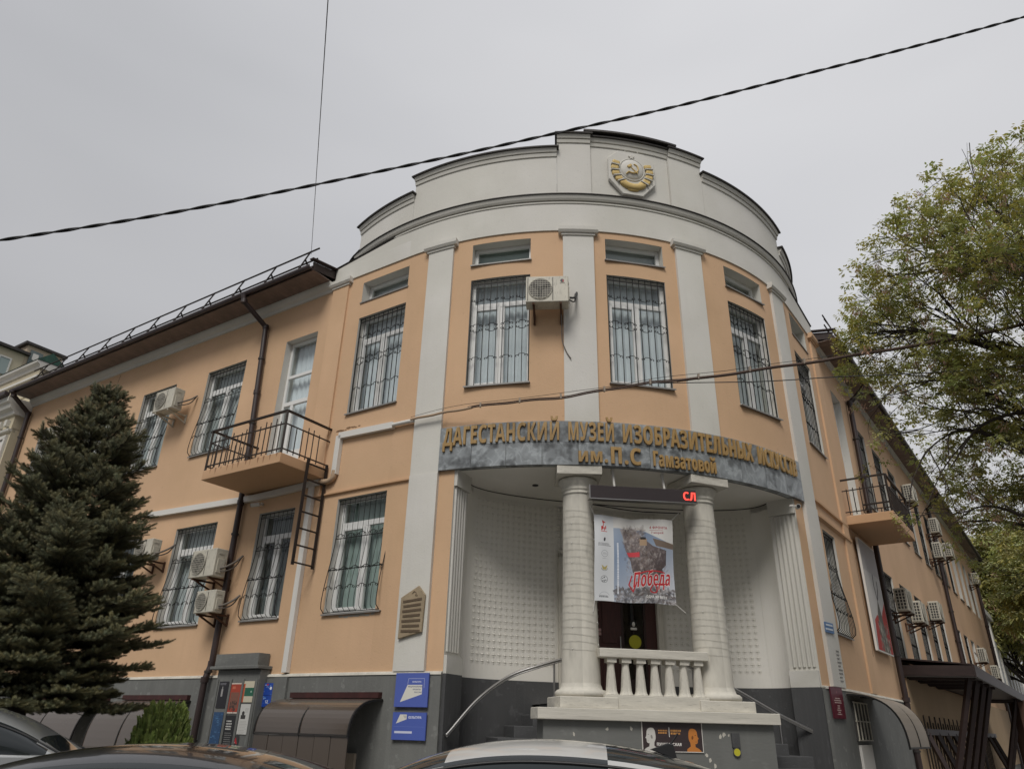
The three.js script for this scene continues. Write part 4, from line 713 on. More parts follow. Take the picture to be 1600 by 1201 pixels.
  const n2 = thing('door_notices', 'cluster of small pale stickers on the brown left door leaf', 'stickers', P('X', -0.28, 3.2, 4.24)); for (const [s, h] of [[-0.32, 3.26], [-0.24, 3.26], [-0.24, 3.33]]) partW(n2, 'notice', [onFace(box(0.06, 0.055, 0.004), 'X', s, h, 4.215)], std([0.42, 0.26, 0.25], 0.6));
}
{ // two blue boards under the left pilaster
  const arrow = (g, pts) => { g.fillStyle = '#d9d6cc'; g.beginPath(); pts.forEach((p, i) => (i ? g.lineTo(...p) : g.moveTo(...p))); g.fill(); };
  const a = canvasTex(512, 430, (g, w, h) => { g.fillStyle = '#5364ae'; g.fillRect(0, 0, w, h); arrow(g, [[190, 150], [420, 150], [420, 270], [90, 370]]); g.strokeStyle = '#c5c9de'; g.lineWidth = 4; g.beginPath(); g.moveTo(190, 145); g.lineTo(200, 70); g.lineTo(448, 70); g.lineTo(448, 190); g.stroke(); txt(g, 'КУЛЬТУРА', 262, 112, 28, '#d9dbe8'); txt(g, 'НАЦИОНАЛЬНЫЕ', 198, 172, 27, '#5a607e', {}); txt(g, 'ПРОЕКТЫ', 275, 208, 27, '#5a607e'); txt(g, 'РОССИИ', 302, 244, 27, '#5a607e'); });
  const b = canvasTex(512, 340, (g, w, h) => { g.fillStyle = '#4f62ad'; g.fillRect(0, 0, w, h); arrow(g, [[110, 25], [215, 25], [215, 85], [55, 140]]); g.fillStyle = '#8d8f96'; g.fillRect(160, 40, 50, 6); g.fillRect(172, 52, 38, 6); g.fillRect(180, 64, 28, 6); txt(g, 'КУЛЬТУРА', 240, 60, 44, '#e0e2ee', { sx: 0.92 }); g.fillStyle = '#6f7fc0'; g.fillRect(20, 175, w - 40, 3); g.fillStyle = '#c9cde0'; g.fillRect(40, 232, 270, 28); });
  for (const [tex, h, hh, lab] of [[a, 2.105, 0.51, 'blue board with large white arrow shape, upper of the pair on the plinth'], [b, 1.575, 0.40, 'blue board with small white arrow shape, lower of the pair on the plinth']]) {
    const t = thing('blue_board', lab, 'sign', P('A', -24.45, h - hh / 2, 0.08)); partW(t, 'board', facePlate('A', -24.45, h, 0.62, hh, 0.095, 0.022), std([0.06, 0.09, 0.36], 0.5)); partW(t, 'print', faceSheet('A', -24.45, h, 0.615, hh - 0.006, 0.109), printMat(tex, 0.45));
  }
  const t = thing('stone_plaque', 'pale carved stone plaque with brown text rows on the left pilaster', 'plaque', P('A', -25.35, 2.9, 0.08));
  const shape = [[-0.23, -0.44], [0.21, -0.34], [0.23, 0.25], [0.10, 0.40], [-0.23, 0.22]];
  partW(t, 'slab', onFace(extrude(shape, 0.03, 0.008), 'A', -25.35, 3.34, 0.085), std([0.40, 0.32, 0.22], 0.8, { map: stoneTex }));
  for (let i = 0; i < 7; i++) partW(t, 'text_row', [onFace(box(0.37 - (i % 2) * 0.03, 0.038, 0.01).rotateZ(0.10 - i * 0.02), 'A', -25.35, 3.51 - i * 0.083, 0.126)], std([0.13, 0.095, 0.065], 0.9, { map: dirtyTex }));
  partW(t, 'carving', [onFace(curve([V(-0.04, 0, 0), V(0.0, 0.04, 0.004), V(0.04, 0.0, 0), V(0.02, -0.03, 0), V(0.07, -0.035, 0)], 0.008, 12, 4), 'A', -25.1, 3.62, 0.126)], std([0.2, 0.15, 0.1], 0.9));
}
{ // poster cabinet by the downpipe
  const t = thing('poster_cabinet', 'grey wall cabinet with ledge top and columns of posters beside the downpipe', 'notice board', P('L', 3.1, 0, 0.1));
  partW(t, 'body', onFace(box(1.22, 2.46, 0.22, 0, 1.23, 0), 'L', 3.08, 0, 0.13), M.plinth);
  partW(t, 'ledge_top', [onFace(box(1.24, 0.22, 0.26, 0, 0, 0), 'L', 3.16, 2.64, 0.15), onFace(rbox(1.40, 0.06, 0.34, 0, 0, 0, 0.01), 'L', 3.14, 2.50, 0.17)], M.plinth);
  for (const u of [3.64, 3.245, 2.89, 2.52]) partW(t, 'mullion', onFace(box(0.055, 1.9, 0.03, 0, 1.35, 0), 'L', u, 0, 0.245), M.plinth);
  const P2 = [
    ['dark poster with a pale bottle shape', 3.43, 2.03, 0.28, 0.46, (g, w, h) => { g.fillStyle = '#232125'; g.fillRect(0, 0, w, h); g.fillStyle = '#9b9896'; g.fillRect(60, 90, 34, 90); g.fillRect(70, 60, 14, 40); lines(g, 20, 20, 130, 2, 14, 7, '#8a8890'); g.fillStyle = '#77747a'; g.beginPath(); g.arc(140, 330, 16, 0, 7); g.fill(); }],
    ['faded blue poster', 3.44, 1.42, 0.28, 0.62, (g, w, h) => { g.fillStyle = '#2c4a6e'; g.fillRect(0, 0, w, h); for (let i = 0; i < 60; i++) { g.fillStyle = ['#3d6590', '#22395a', '#5b87ad'][i % 3]; g.globalAlpha = .6; g.fillRect(rr(0, w), rr(0, h), rr(10, 50), rr(4, 16)); } g.globalAlpha = 1; }],
    ['red and brown poster', 3.07, 1.97, 0.28, 0.52, (g, w, h) => { g.fillStyle = '#a3402c'; g.fillRect(0, 0, w, h); g.fillStyle = '#d5c8bc'; g.fillRect(0, 0, w, 14); g.fillRect(0, h - 16, w, 16); g.fillStyle = '#7c5344'; g.fillRect(14, 110, w - 28, 190); g.fillStyle = '#4a3630'; for (let i = 0; i < 30; i++) g.fillRect(rr(20, w - 50), rr(200, 320), rr(8, 26), rr(10, 40)); g.fillStyle = '#c06a50'; g.fillRect(30, 40, 60, 30); }],
    ['dark poster with white text rows', 3.07, 1.40, 0.28, 0.56, (g, w, h) => { g.fillStyle = '#262628'; g.fillRect(0, 0, w, h); lines(g, 24, 60, 110, 4, 30, 16, '#cfcdc8', 0.4); lines(g, 24, 200, 140, 8, 24, 7, '#8c8b88'); }],
    ['cream, green and orange poster', 2.71, 2.08, 0.29, 0.36, (g, w, h) => { g.fillStyle = '#c9c1ab'; g.fillRect(0, 0, w, h); g.fillStyle = '#25604a'; g.fillRect(30, 75, w - 30, 95); g.fillStyle = '#b5532f'; g.fillRect(0, 30, 28, h - 30); g.fillStyle = '#9fb5a6'; g.beginPath(); g.arc(150, 120, 12, 0, 7); g.fill(); }],
    ['white poster with a dark portrait', 2.71, 1.62, 0.27, 0.50, (g, w, h) => { g.fillStyle = '#c8c7c2'; g.fillRect(0, 0, w, h); g.fillStyle = '#3b3836'; g.beginPath(); g.arc(70, 110, 26, 0, 7); g.fill(); g.fillRect(30, 130, 90, 46); lines(g, 100, 50, 70, 4, 14, 4, '#8b8a86'); lines(g, 26, 200, 150, 9, 18, 5, '#a3a19c'); }],
    ['small red and white leaflet', 2.83, 1.25, 0.16, 0.20, (g, w, h) => { g.fillStyle = '#3a3a3a'; g.fillRect(0, 0, w, h); g.fillStyle = '#b02a30'; g.beginPath(); g.moveTo(20, 140); g.lineTo(90, 30); g.lineTo(150, 170); g.fill(); g.fillStyle = '#d8d5d0'; g.fillRect(20, 130, 50, 20); g.fillRect(110, 190, 30, 50); }],
  ];
  for (const [lab, u, h, w, hh, f] of P2) { const m = partW(t, 'poster', faceSheet('L', u, h, w, hh, 0.252), printMat(canvasTex(192, Math.round(192 * hh / w), (g, a, b) => { seed(u * 100); f(g, a, b); }), 0.5)); m.userData.label = lab; }
  const bt = canvasTex(200, 320, (g, w, h) => { seed(17); g.fillStyle = '#2448a0'; g.fillRect(0, 0, w, h); for (let i = 0; i < 26; i++) { g.fillStyle = ['#3d74c8', '#1a2f74', '#7fb0e0', '#d3dbe8'][i % 4]; g.globalAlpha = .75; g.fillRect(rr(0, w - 30), rr(0, h), rr(8, 40), rr(6, 22)); } g.globalAlpha = 1; g.fillStyle = '#152a66'; g.fillRect(0, 160, w, 8); g.fillStyle = '#b5323e'; g.fillRect(70, 10, 40, 22); g.fillStyle = '#e6e9ee'; g.beginPath(); g.arc(160, 70, 22, 0, 7); g.fill(); txt(g, '12', 80, 250, 56, '#dfe6f2'); });
  const b = thing('blue_notice', 'small bright blue notice between the poster cabinet and the brown awning', 'notice', P('L', 2.38, 1.82, 0.08)); partW(b, 'board', facePlate('L', 2.37, 2.03, 0.27, 0.41, 0.09, 0.012), M.plinth); partW(b, 'print', faceSheet('L', 2.37, 2.03, 0.265, 0.405, 0.0975), printMat(bt, 0.35));
}
{ // plates on the right
  const s1 = thing('street_plate', 'small blue street name plate on the right pilaster', 'street plate', P('A', 45.7, 3.3, 0.08)); partW(s1, 'plate', onFace(rbox(0.40, 0.19, 0.015, 0, 0, 0, 0.005), 'A', 45.7, 3.41, 0.092), std([0.10, 0.19, 0.36], 0.5));
  partW(s1, 'lettering', [[0.045, 0.30, 0.0], [-0.03, 0.34, -0.02]].map(([y, w, x]) => [0, 1, 2, 3, 4, 5, 6, 7].map((i) => onFace(box(w / 10, 0.03, 0.004, x - w / 2 + (i + .5) * w / 8, y, 0), 'A', 45.7, 3.41, 0.102))), std([0.6, 0.65, 0.7], 0.6));
  const tex = canvasTex(300, 320, (g, w, h) => { seed(19); g.fillStyle = '#5c1c2a'; g.fillRect(0, 0, w, h); g.fillStyle = '#7a3a44'; g.beginPath(); g.arc(150, 50, 16, 0, 7); g.fill(); for (const [y, n, ww] of [[110, 1, 130], [132, 1, 190], [154, 1, 170], [186, 1, 60], [208, 1, 70], [230, 1, 110], [252, 1, 60], [272, 1, 120]]) lines(g, 150 - ww / 2, y, ww, 1, 12, 11, '#c9b7ae', 0.05); });
  const s2 = thing('maroon_plate', 'maroon name plate with pale lettering at the right end of the plinth', 'plate', P('A', 44.4, 1.87, 0.08)); partW(s2, 'plate', facePlate('A', 44.5, 2.12, 0.50, 0.52, 0.085, 0.02), std([0.10, 0.012, 0.025], 0.4)); partW(s2, 'print', faceSheet('A', 44.5, 2.12, 0.49, 0.51, 0.097), printMat(tex, 0.35));
  const mt = canvasTex(400, 640, (g, w, h) => {
    seed(29); g.fillStyle = '#b9b6b2'; g.fillRect(0, 0, w, h); g.fillStyle = '#aaa5a4'; g.fillRect(0, 0, w, 180);
    g.fillStyle = '#a03530'; g.beginPath(); g.moveTo(400, 330); g.lineTo(300, 400); g.lineTo(230, 470); g.lineTo(150, 430); g.lineTo(60, 470); g.lineTo(20, 640); g.lineTo(400, 640); g.fill();
    g.fillStyle = '#5a564e'; g.beginPath(); g.moveTo(180, 640); g.lineTo(150, 520); g.lineTo(170, 420); g.lineTo(230, 330); g.lineTo(270, 420); g.lineTo(300, 560); g.lineTo(320, 640); g.fill();
    g.strokeStyle = '#4a4648'; g.lineWidth = 16; for (const q of [[[230, 340], [200, 250], [215, 180]], [[240, 330], [290, 260], [300, 210]]]) { g.beginPath(); g.moveTo(...q[0]); g.lineTo(...q[1]); g.lineTo(...q[2]); g.stroke(); }
    for (let i = 0; i < 160; i++) { g.fillStyle = ['#6d6a5e', '#42403a', '#8f8c80', '#a9a69b'][i % 4]; g.globalAlpha = .5; g.beginPath(); g.ellipse(rr(120, 360), rr(470, 640), rr(5, 24), rr(4, 14), rr(0, 3), 0, 7); g.fill(); } g.globalAlpha = 1;
  });
  const s3 = thing('tall_banner', 'tall pale banner with red and grey figure under the right balcony', 'banner', P('R', 3.7, 3.33, 0.06)); partW(s3, 'board', facePlate('R', 3.66, 4.60, 1.72, 2.54, 0.09, 0.05), M.whiteTrim); partW(s3, 'print', faceSheet('R', 3.66, 4.60, 1.66, 2.48, 0.118), printMat(mt, 0.7));
  const tx = []; seed(31); for (let i = 0; i < 9; i++) { const w = rr(0.12, 0.22); tx.push(onFace(box(w, 0.022, 0.004), 'A', 48.2 - (0.22 - w) * 3, 3.02 - i * 0.065, 0.079)); } partW(mus, 'pilaster_lettering', tx, M.sill);
}

// ================================================================ awnings, canopy, rails
function awning(label, s, u0, u1, prof, mat, apron, flash) {
  const t = thing('awning', label, 'awning', P(s, (u0 + u1) / 2, prof[prof.length - 1][1], 0.06));
  const outer = prof, inner = prof.map(([o, h]) => [o - 0.012, h - 0.012]).reverse();
  partW(t, 'sheet', sweep(s, [...outer, ...inner], u0, u1, 1), mat);
  if (flash) partW(t, 'flashing', sweep(s, rect(0.05, 0.14, prof[0][1] + 0.01, prof[0][1] + 0.10), u0 + 0.03, u1 - 0.03), M.redBrown);
  for (const u of [u0, (u0 + u1) / 2, u1]) { const g = []; for (let i = 0; i + 1 < prof.length; i++) g.push(bar(P(s, u, prof[i][1] - 0.02, prof[i][0]), P(s, u, prof[i + 1][1] - 0.02, prof[i + 1][0]), 0.03, 0.03)); partW(t, 'rib', g, M.iron); }
  const e = prof[prof.length - 1]; partW(t, 'front_rail', bar(P(s, u0, e[1], e[0]), P(s, u1, e[1], e[0]), 0.025, 0.03), M.darkMetal);
  if (apron) { const n = 6; for (let i = 0; i < n; i++) { const a = u0 + (u1 - u0) * i / n, b = u0 + (u1 - u0) * (i + 1) / n; partW(t, 'apron_panel', sweep(s, rect(e[0] - 0.02, e[0] - 0.008 + (i % 2) * 0.004, apron, e[1] - 0.02), a + 0.006, b - 0.006), M.poly); } }
  return t;
}
const arcProf = (o, h0, h1, p = 1.0) => [...Array(15)].map((_, i) => { const f = i / 14; return [0.06 + (o - 0.06) * Math.sin(f * Math.PI / 2 * p) / Math.sin(Math.PI / 2 * p), h1 + (h0 - h1) * (1 - f * f * (0.55 + 0.45 * f))]; });
awning('brown curved awning with vertical apron panels right of the poster cabinet', 'L', -0.42, 1.74, arcProf(0.78, 1.97, 1.42), M.poly, 0.5, true);
awning('brown curved awning on the left plinth nearest the thuja', 'L', 4.62, 6.9, arcProf(0.75, 1.93, 0.9), M.poly, 0, true);
awning('brown curved awning on the left plinth behind the silver car', 'L', 7.4, 10.3, arcProf(0.75, 1.90, 0.9), M.poly, 0, true);
awning('tan curved awning over the basement door at the right end of the plinth', 'R', -0.45, 1.6, arcProf(0.95, 2.30, 1.42), M.polyTan, 0, false);
{
  const b = partW(mus, 'basement_door', [onFace(box(1.2, 1.15, 0.05, 0, 0.58, 0), 'L', 0.62, 0, 0.1)], M.polyTan); partW(b, 'door_bar', [-0.3, 0, 0.3].map((x) => onFace(box(0.03, 1.2, 0.03, x, 0.6, 0), 'L', 0.62, 0, 0.14)), M.iron);
  const c = partW(mus, 'basement_door', [onFace(box(0.85, 1.45, 0.05, 0, 0.72, 0), 'R', 0.25, 0, 0.08)], M.whiteTrim); partW(c, 'dark_fanlight', onFace(box(1.1, 0.66, 0.04, 0, 1.84, 0), 'R', 0.3, 0, 0.07), M.acDark);
  const gb = []; for (let i = 0; i < 5; i++) gb.push(onFace(box(0.02, 0.66, 0.02, -0.5 + i * 0.25, 1.84, 0), 'R', 0.3, 0, 0.10)); for (const y of [1.52, 1.84, 2.16]) gb.push(onFace(box(1.1, 0.02, 0.02, 0, y, 0), 'R', 0.3, 0, 0.10)); partW(c, 'door_grille', gb, M.ac);
}
{ // brown canopy on the right wing
  const t = thing('street_canopy', 'dark brown metal canopy on slanted struts along the right wing', 'canopy', P('R', 12, 0, 0.8));
  const u0 = 5.66, u1 = 22, o = 1.60;
  partW(t, 'roof_sheet', [sweep('R', [[0.02, 3.36], [o, 3.19], [o, 3.22], [0.02, 3.40]], u0, u1), sweep('R', rect(0.02, o - 0.05, 2.98, 3.0), u0 + 0.1, u1)], M.brown);
  partW(t, 'fascia', [bar(P('R', u0, 3.10, 0.05), P('R', u0, 3.06, o), 0.05, 0.24), bar(P('R', u0, 3.06, o), P('R', u1, 3.06, o), 0.05, 0.28)], M.brown);
  partW(t, 'drip_edge', [bar(P('R', u0 - 0.03, 2.96, 0.05), P('R', u0 - 0.03, 2.915, o + 0.03), 0.03, 0.02), bar(P('R', u0, 2.915, o + 0.03), P('R', u1, 2.915, o + 0.03), 0.03, 0.02)], M.darkMetal);
  for (let i = 0; i < 11; i++) { const u = u0 + 0.45 + i * 1.5; if (i > 3 && i < 9) continue; partW(t, 'strut', [bar(P('R', u, 2.95, 1.42), P('R', u, 0.5, 0.62), 0.11, 0.11, V(1, 0, 0))], M.brown); partW(t, 'strut', [bar(P('R', u + 0.05, 1.75, 0.22), P('R', u + 0.05, 0.6, 0.62), 0.10, 0.10, V(1, 0, 0))], M.brown); partW(t, 'rafter', [bar(P('R', u, 2.94, 0.05), P('R', u, 2.92, o - 0.05), 0.08, 0.08)], M.brown); }
  partW(t, 'cross_beam', [bar(P('R', u0 + 0.2, 1.72, 0.25), P('R', u1, 1.72, 0.25), 0.10, 0.14)], M.brown);
  const bars = []; for (let i = 0; i < 34; i++) bars.push(bar(P('R', u0 + 0.4 + i * 0.42, 0.2, 0.18), P('R', u0 + 0.4 + i * 0.42, 1.95 + (i % 2) * 0.15, 0.18), 0.025, 0.025, V(1, 0, 0))); partW(t, 'fence_bars', bars, M.rail);
  partW(t, 'end_pier', [bar(P('R', u1 - 0.3, 0, 1.35), P('R', u1 - 0.3, 2.95, 1.35), 0.55, 0.5, V(1, 0, 0)), bar(P('R', u1 - 2.2, 0, 1.45), P('R', u1 - 2.2, 2.95, 1.45), 0.4, 0.3, V(1, 0, 0))], std([0.10, 0.055, 0.035], 0.9, { map: rustTex }));
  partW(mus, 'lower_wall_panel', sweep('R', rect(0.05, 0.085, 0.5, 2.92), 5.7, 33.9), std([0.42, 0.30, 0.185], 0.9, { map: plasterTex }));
}
function handrail(label, pts, posts) {
  const t = thing('handrail', label, 'handrail', P('X', pts[0][0], pts[0][2], pts[0][1])); const q = pts.map(([s, n, h]) => P('X', s, h, n));
  partW(t, 'rail', [curve(q, 0.025, 40, 8), new THREE.SphereGeometry(0.028, 10, 8).translate(...q[0])], M.steel);
  partW(t, 'lower_rail', [curve(q.map((p) => p.clone().add(V(0, -0.035, 0.01))), 0.012, 40, 6)], M.steel);
  for (const [s, n, h0, h1] of posts) partW(t, 'post', [rod(P('X', s, h0, n), P('X', s, h1, n), 0.018, 8)], M.steel);
  return t;
}
handrail('curved steel handrail along the left side of the entrance recess', [[-3.26, 5.68, 1.47], [-2.72, 5.36, 2.02], [-2.14, 5.1, 2.40], [-1.66, 5.08, 2.57], [-1.18, 5.05, 2.71]], [[-1.36, 5.05, 1.97, 2.66]]);
handrail('straight steel handrail descending on the right side of the entrance recess', [[3.40, 5.5, 1.57], [2.62, 5.42, 1.91], [1.81, 5.4, 2.31], [0.9, 5.35, 2.71]], [[2.62, 5.42, 1.0, 1.9], [1.1, 5.35, 1.97, 2.62]]);

// ================================================================ cameras on the walls
function secCam(label, s, u, h, side) {
  const t = thing('security_camera', label, 'camera', P(s, u, h, 0.02), turn(s, u));
  part(t, 'mount', [cyl(0.03, 0.03, 0.05, 0, 0, 0, 10).rotateX(Math.PI / 2), rod(V(0, 0, 0.02), V(0.0, -0.02, 0.12), 0.014)], M.whiteTrim);
  part(t, 'housing', [aim(new THREE.CylinderGeometry(0.045, 0.045, 1, 14), V(-0.05 * side, -0.03, 0.10), V(0.10 * side, -0.06, 0.20))], M.whiteTrim);
  part(t, 'lens', [aim(new THREE.CylinderGeometry(0.036, 0.036, 1, 14), V(0.10 * side, -0.06, 0.20), V(0.108 * side, -0.062, 0.206))], M.black);
}
secCam('white tube camera under the left balcony above a barred window', 'L', 3.55, 5.80, -1);
secCam('white tube camera at the right end of the marble band', 'A', 40.0, 5.62, -1);

// ================================================================ overhead wires
{
  const c = thing('overhead_cable', 'thick black twisted cable crossing the sky above the building', 'cable', V(0, 9.4, -8));
  const pts = [[-22, 4.9], [-14, 5.9], [-6.96, 7.38], [-4.62, 7.95], [-1.19, 8.98], [0.57, 9.55], [2.42, 10.16], [4.37, 10.87], [6.33, 11.59], [8.29, 12.35], [14, 14.7], [20, 17.4]].map(([x, y]) => V(x, y, -8));
  const cr = new THREE.CatmullRomCurve3(pts), n = 900, mk = (ph) => { const a = []; for (let i = 0; i <= n; i++) { const p = cr.getPointAt(i / n), t = i / n * 380 + ph; a.push(p.add(V(0, Math.sin(t) * 0.012, Math.cos(t) * 0.012))); } return curve(a, 0.013, n, 5); };
  partW(c, 'strand', [mk(0)], M.cable); partW(c, 'strand', [mk(Math.PI)], M.cable);
  const w = thing('thin_wire', 'single thin wire rising steeply from the left roof edge into the sky', 'wire', P('L', 2.95, 12, 0.34)); const A = P('L', 2.95, 11.9, 0.34), B = V(-1.85, 7.83, -4.64);
  partW(w, 'strand', [rod(A, A.clone().lerp(B, 1.7), 0.0055, 5)], M.cable);
  const b = thing('cable_bundle', 'sagging brown cable conduit running from the left pilaster across the front', 'cable', V(-1.84, 6.87, -12.72));
  const q = [[-1.93, 6.88, -12.76], [-1.19, 6.91, -12.41], [-0.22, 6.89, -11.94], [0.9, 6.80, -11.4], [2.04, 6.80, -10.85], [3.08, 6.73, -10.34], [3.97, 6.71, -9.92], [4.69, 6.69, -9.57], [5.38, 6.69, -9.24], [6.22, 6.69, -8.83], [6.99, 6.73, -8.46], [10, 6.9, -7.0], [14, 7.3, -5.1]].map((p) => V(...p));
  const cv = new THREE.CatmullRomCurve3(q), sub = (a, e, r, seg, dy = 0) => { const o = []; for (let i = 0; i <= seg; i++) { const p = cv.getPointAt(a + (e - a) * i / seg); o.push(p.add(V(0, dy + 0.012 * Math.sin(i * 1.7) * (r < 0.02 ? 1 : 0.6), 0))); } return curve(o, r, seg * 2, 6); };
  partW(b, 'pale_sleeve', [sub(0, 0.075, 0.026, 8)], M.ductPale); partW(b, 'thin_pair', [sub(0.07, 0.30, 0.015, 14), sub(0.07, 0.30, 0.011, 14, 0.028)], M.duct);
  partW(b, 'conduit', [sub(0.29, 1, 0.026, 40)], M.duct);
  partW(b, 'messenger', [(() => { const o = []; for (let i = 0; i <= 30; i++) o.push(cv.getPointAt(i / 30).add(V(0, 0.05 + 0.045 * Math.abs(Math.sin(i * 0.9)) * (i < 12 ? 1 : 0.2), 0))); return curve(o, 0.0045, 60, 4); })()], M.cable);
  const cl2 = []; for (let f = 0.04; f < 0.62; f += 0.045) { const p = cv.getPointAt(f); cl2.push(box(0.03, 0.09, 0.05, p.x, p.y + 0.03, p.z)); } partW(b, 'clip', cl2, std([0.30, 0.25, 0.2], 0.8));
  const w2 = thing('service_wire', 'thin black wire running right from the cable conduit toward the tree', 'wire', V(2.42, 6.71, -10.6)); partW(w2, 'strand', [curve([V(2.42, 6.75, -10.62), V(3.91, 6.45, -9.84), V(4.7, 6.34, -9.43), V(5.51, 6.2, -9.0), V(6.74, 6.04, -8.36), V(12, 5.9, -5.6)], 0.008, 40, 5)], M.cable);
}
{ // bruised plaster: brown patches under one upper window, a bared strip below a lower sill
  seed(61); const a = [], b = [];
  for (let i = 0; i < 9; i++) { const pts = [], n = 7, r0 = rr(0.02, 0.05); for (let k = 0; k < n; k++) { const t = k / n * 6.28, r = r0 * rr(0.5, 1.1); pts.push([Math.cos(t) * r * 1.7, Math.sin(t) * r * 0.7]); } a.push(onFace(extrude(pts, 0.002), 'L', 0.95 + i * 0.075, 7.10 + rr(-0.015, 0.02), 0)); }
  for (let i = 0; i < 7; i++) { const pts = [], n = 7, r0 = rr(0.03, 0.06); for (let k = 0; k < n; k++) { const t = k / n * 6.28, r = r0 * rr(0.6, 1.1); pts.push([Math.cos(t) * r * 1.8, Math.sin(t) * r * 0.6]); } b.push(onFace(extrude(pts, 0.002), 'L', 0.05 + i * 0.13, 3.345 + rr(-0.015, 0.01), 0)); }
  partW(mus, 'plaster_stain', a, std([0.22, 0.13, 0.07], 0.95)); partW(mus, 'bared_plaster', b, std([0.40, 0.38, 0.34], 0.95));
}
// ================================================================ neighbours
{
  const b = thing('neighbour_house', 'cream ornate building with cornices beyond the far left downpipe', 'building', P('L', 16.3, 0, 0));
  const u0 = 16.32, u1 = 34;
  partW(b, 'wall', sweep('L', rect(-9, 0.30, 0, 10.0), u0, u1), M.cream);
  partW(b, 'frieze', sweep('L', rect(-0.2, 0.34, 9.95, 10.45), u0, u1), M.cream);
  partW(b, 'cornice', [sweep('L', [[-0.2, 10.42], [0.42, 10.44], [0.46, 10.55], [0.58, 10.62], [0.62, 10.75], [0.70, 10.80], [0.72, 10.95], [-0.2, 11.0]], u0 - 0.05, u1), sweep('L', [[0.2, 9.86], [0.40, 9.88], [0.42, 9.95], [0.2, 9.97]], u0, u1)], M.white);
  for (let i = 0; i < 26; i++) partW(b, 'dentil', onFace(box(0.16, 0.22, 0.12, 0, 0, 0), 'L', u0 + 0.25 + i * 0.42, 10.16, 0.40), M.white);
  partW(b, 'gutter', sweep('L', [[0.70, 10.97], [0.86, 10.98], [0.86, 11.10], [0.70, 11.10]], u0, u1), M.brown);
  for (let i = 0; i < 5; i++) { const u = u0 + 0.75 + i * 2.6; partW(b, 'wall_panel', [onFace(box(1.1, 3.4, 0.04, 0, 0, 0), 'L', u, 7.9, 0.32)], M.whiteTrim); partW(b, 'panel_frame', [onFace(box(1.35, 0.12, 0.10), 'L', u, 9.68, 0.34), onFace(box(0.12, 3.5, 0.10, -0.62), 'L', u, 7.9, 0.34), onFace(box(0.12, 3.5, 0.10, 0.62), 'L', u, 7.9, 0.34)], M.white); }
  const at = partW(b, 'attic', sweep('L', rect(-0.55, 0.05, 10.9, 12.30), u0 + 0.1, u1), M.cream);
  partW(at, 'attic_cornice', [sweep('L', [[-0.6, 12.26], [0.10, 12.28], [0.14, 12.38], [0.24, 12.44], [0.26, 12.52], [-0.6, 12.54]], u0, u1), sweep('L', rect(-0.6, 0.12, 11.95, 12.03), u0 + 0.05, u1)], M.white);
  for (let i = 0; i < 5; i++) partW(at, 'attic_panel', onFace(rbox(1.7, 0.55, 0.05, 0, 0, 0, 0.02), 'L', u0 + 1.3 + i * 2.6, 11.55, 0.06), M.cream);
  for (let i = 0; i < 4; i++) partW(at, 'attic_arch', [onFace(new THREE.TorusGeometry(0.48, 0.06, 6, 24, Math.PI), 'L', u0 + 2.3 + i * 2.6, 11.3, 0.12), onFace(new THREE.TorusGeometry(0.34, 0.04, 6, 24, Math.PI), 'L', u0 + 2.3 + i * 2.6, 11.3, 0.12)], M.white);
  partW(b, 'roof', [sweep('L', [[0.28, 12.53], [-0.15, 12.92], [-0.6, 12.62], [-0.6, 12.55]], u0 - 0.02, u1), sweep('L', [[-0.5, 12.5], [-4.5, 13.6], [-9, 11.5], [-9, 11.3]], u0 + 0.2, u1)], M.greenRoof);
  for (let i = 0; i < 3; i++) partW(b, 'window', [onFace(box(1.0, 2.0, 0.05), 'L', u0 + 2.05 + i * 2.6, 4.4, 0.31), onFace(box(0.06, 2.0, 0.08), 'L', u0 + 2.05 + i * 2.6, 4.4, 0.32)], M.pvc);
  const k = thing('apartment_block', 'pale apartment block with roof tower rising behind the cream neighbour', 'building', P('L', 25, 0, -1));
  partW(k, 'wall', sweep('L', rect(-2.45, 1.6, 0, 16.2), 25, 42), M.cream);
  partW(k, 'roof', sweep('L', rect(-2.6, 1.8, 16.2, 16.32), 24.8, 42), M.darkMetal);
  const tw = partW(k, 'tower', sweep('L', rect(-4.0, -2.46, 0, 16.75), 25.02, 27.6), std([0.58, 0.48, 0.36], 0.9, { map: plasterTex }));
  partW(tw, 'tower_roof', [sweep('L', rect(-4.15, -2.3, 16.75, 16.87), 24.9, 27.8), sweep('L', rect(-2.75, -2.5, 16.87, 17.1), 25.6, 25.9)], M.darkMetal);
  const face = (o0, o1, h0, h1, t) => sweep('L', rect(o0, o1, h0, h1), 25 - t, 25.01);
  for (const [o0, o1, h0, h1] of [[-1.95, -1.55, 15.0, 15.75], [-1.45, -0.9, 15.0, 15.75], [-0.5, 0.1, 15.0, 15.75], [-1.9, -1.0, 12.2, 13.4]]) { const w = partW(k, 'window', face(o0, o1, h0, h1, 0.04), std([0.30, 0.36, 0.35], 0.3)); partW(w, 'window_frame', [face(o0 - 0.06, o0, h0, h1, 0.06), face(o1, o1 + 0.06, h0, h1, 0.06), face(o0 - 0.06, o1 + 0.06, h1, h1 + 0.07, 0.06)], M.whiteTrim); }
  partW(tw, 'blue_panel', face(-3.15, -2.62, 15.7, 16.55, 0.03), std([0.16, 0.19, 0.19], 0.8)); partW(tw, 'tower_window', face(-2.98, -2.74, 16.1, 16.42, 0.05), M.whiteTrim);
  const c = thing('white_warehouse', 'low white clad building past the far end of the right wing', 'building', P('R', 44, 0, -3));
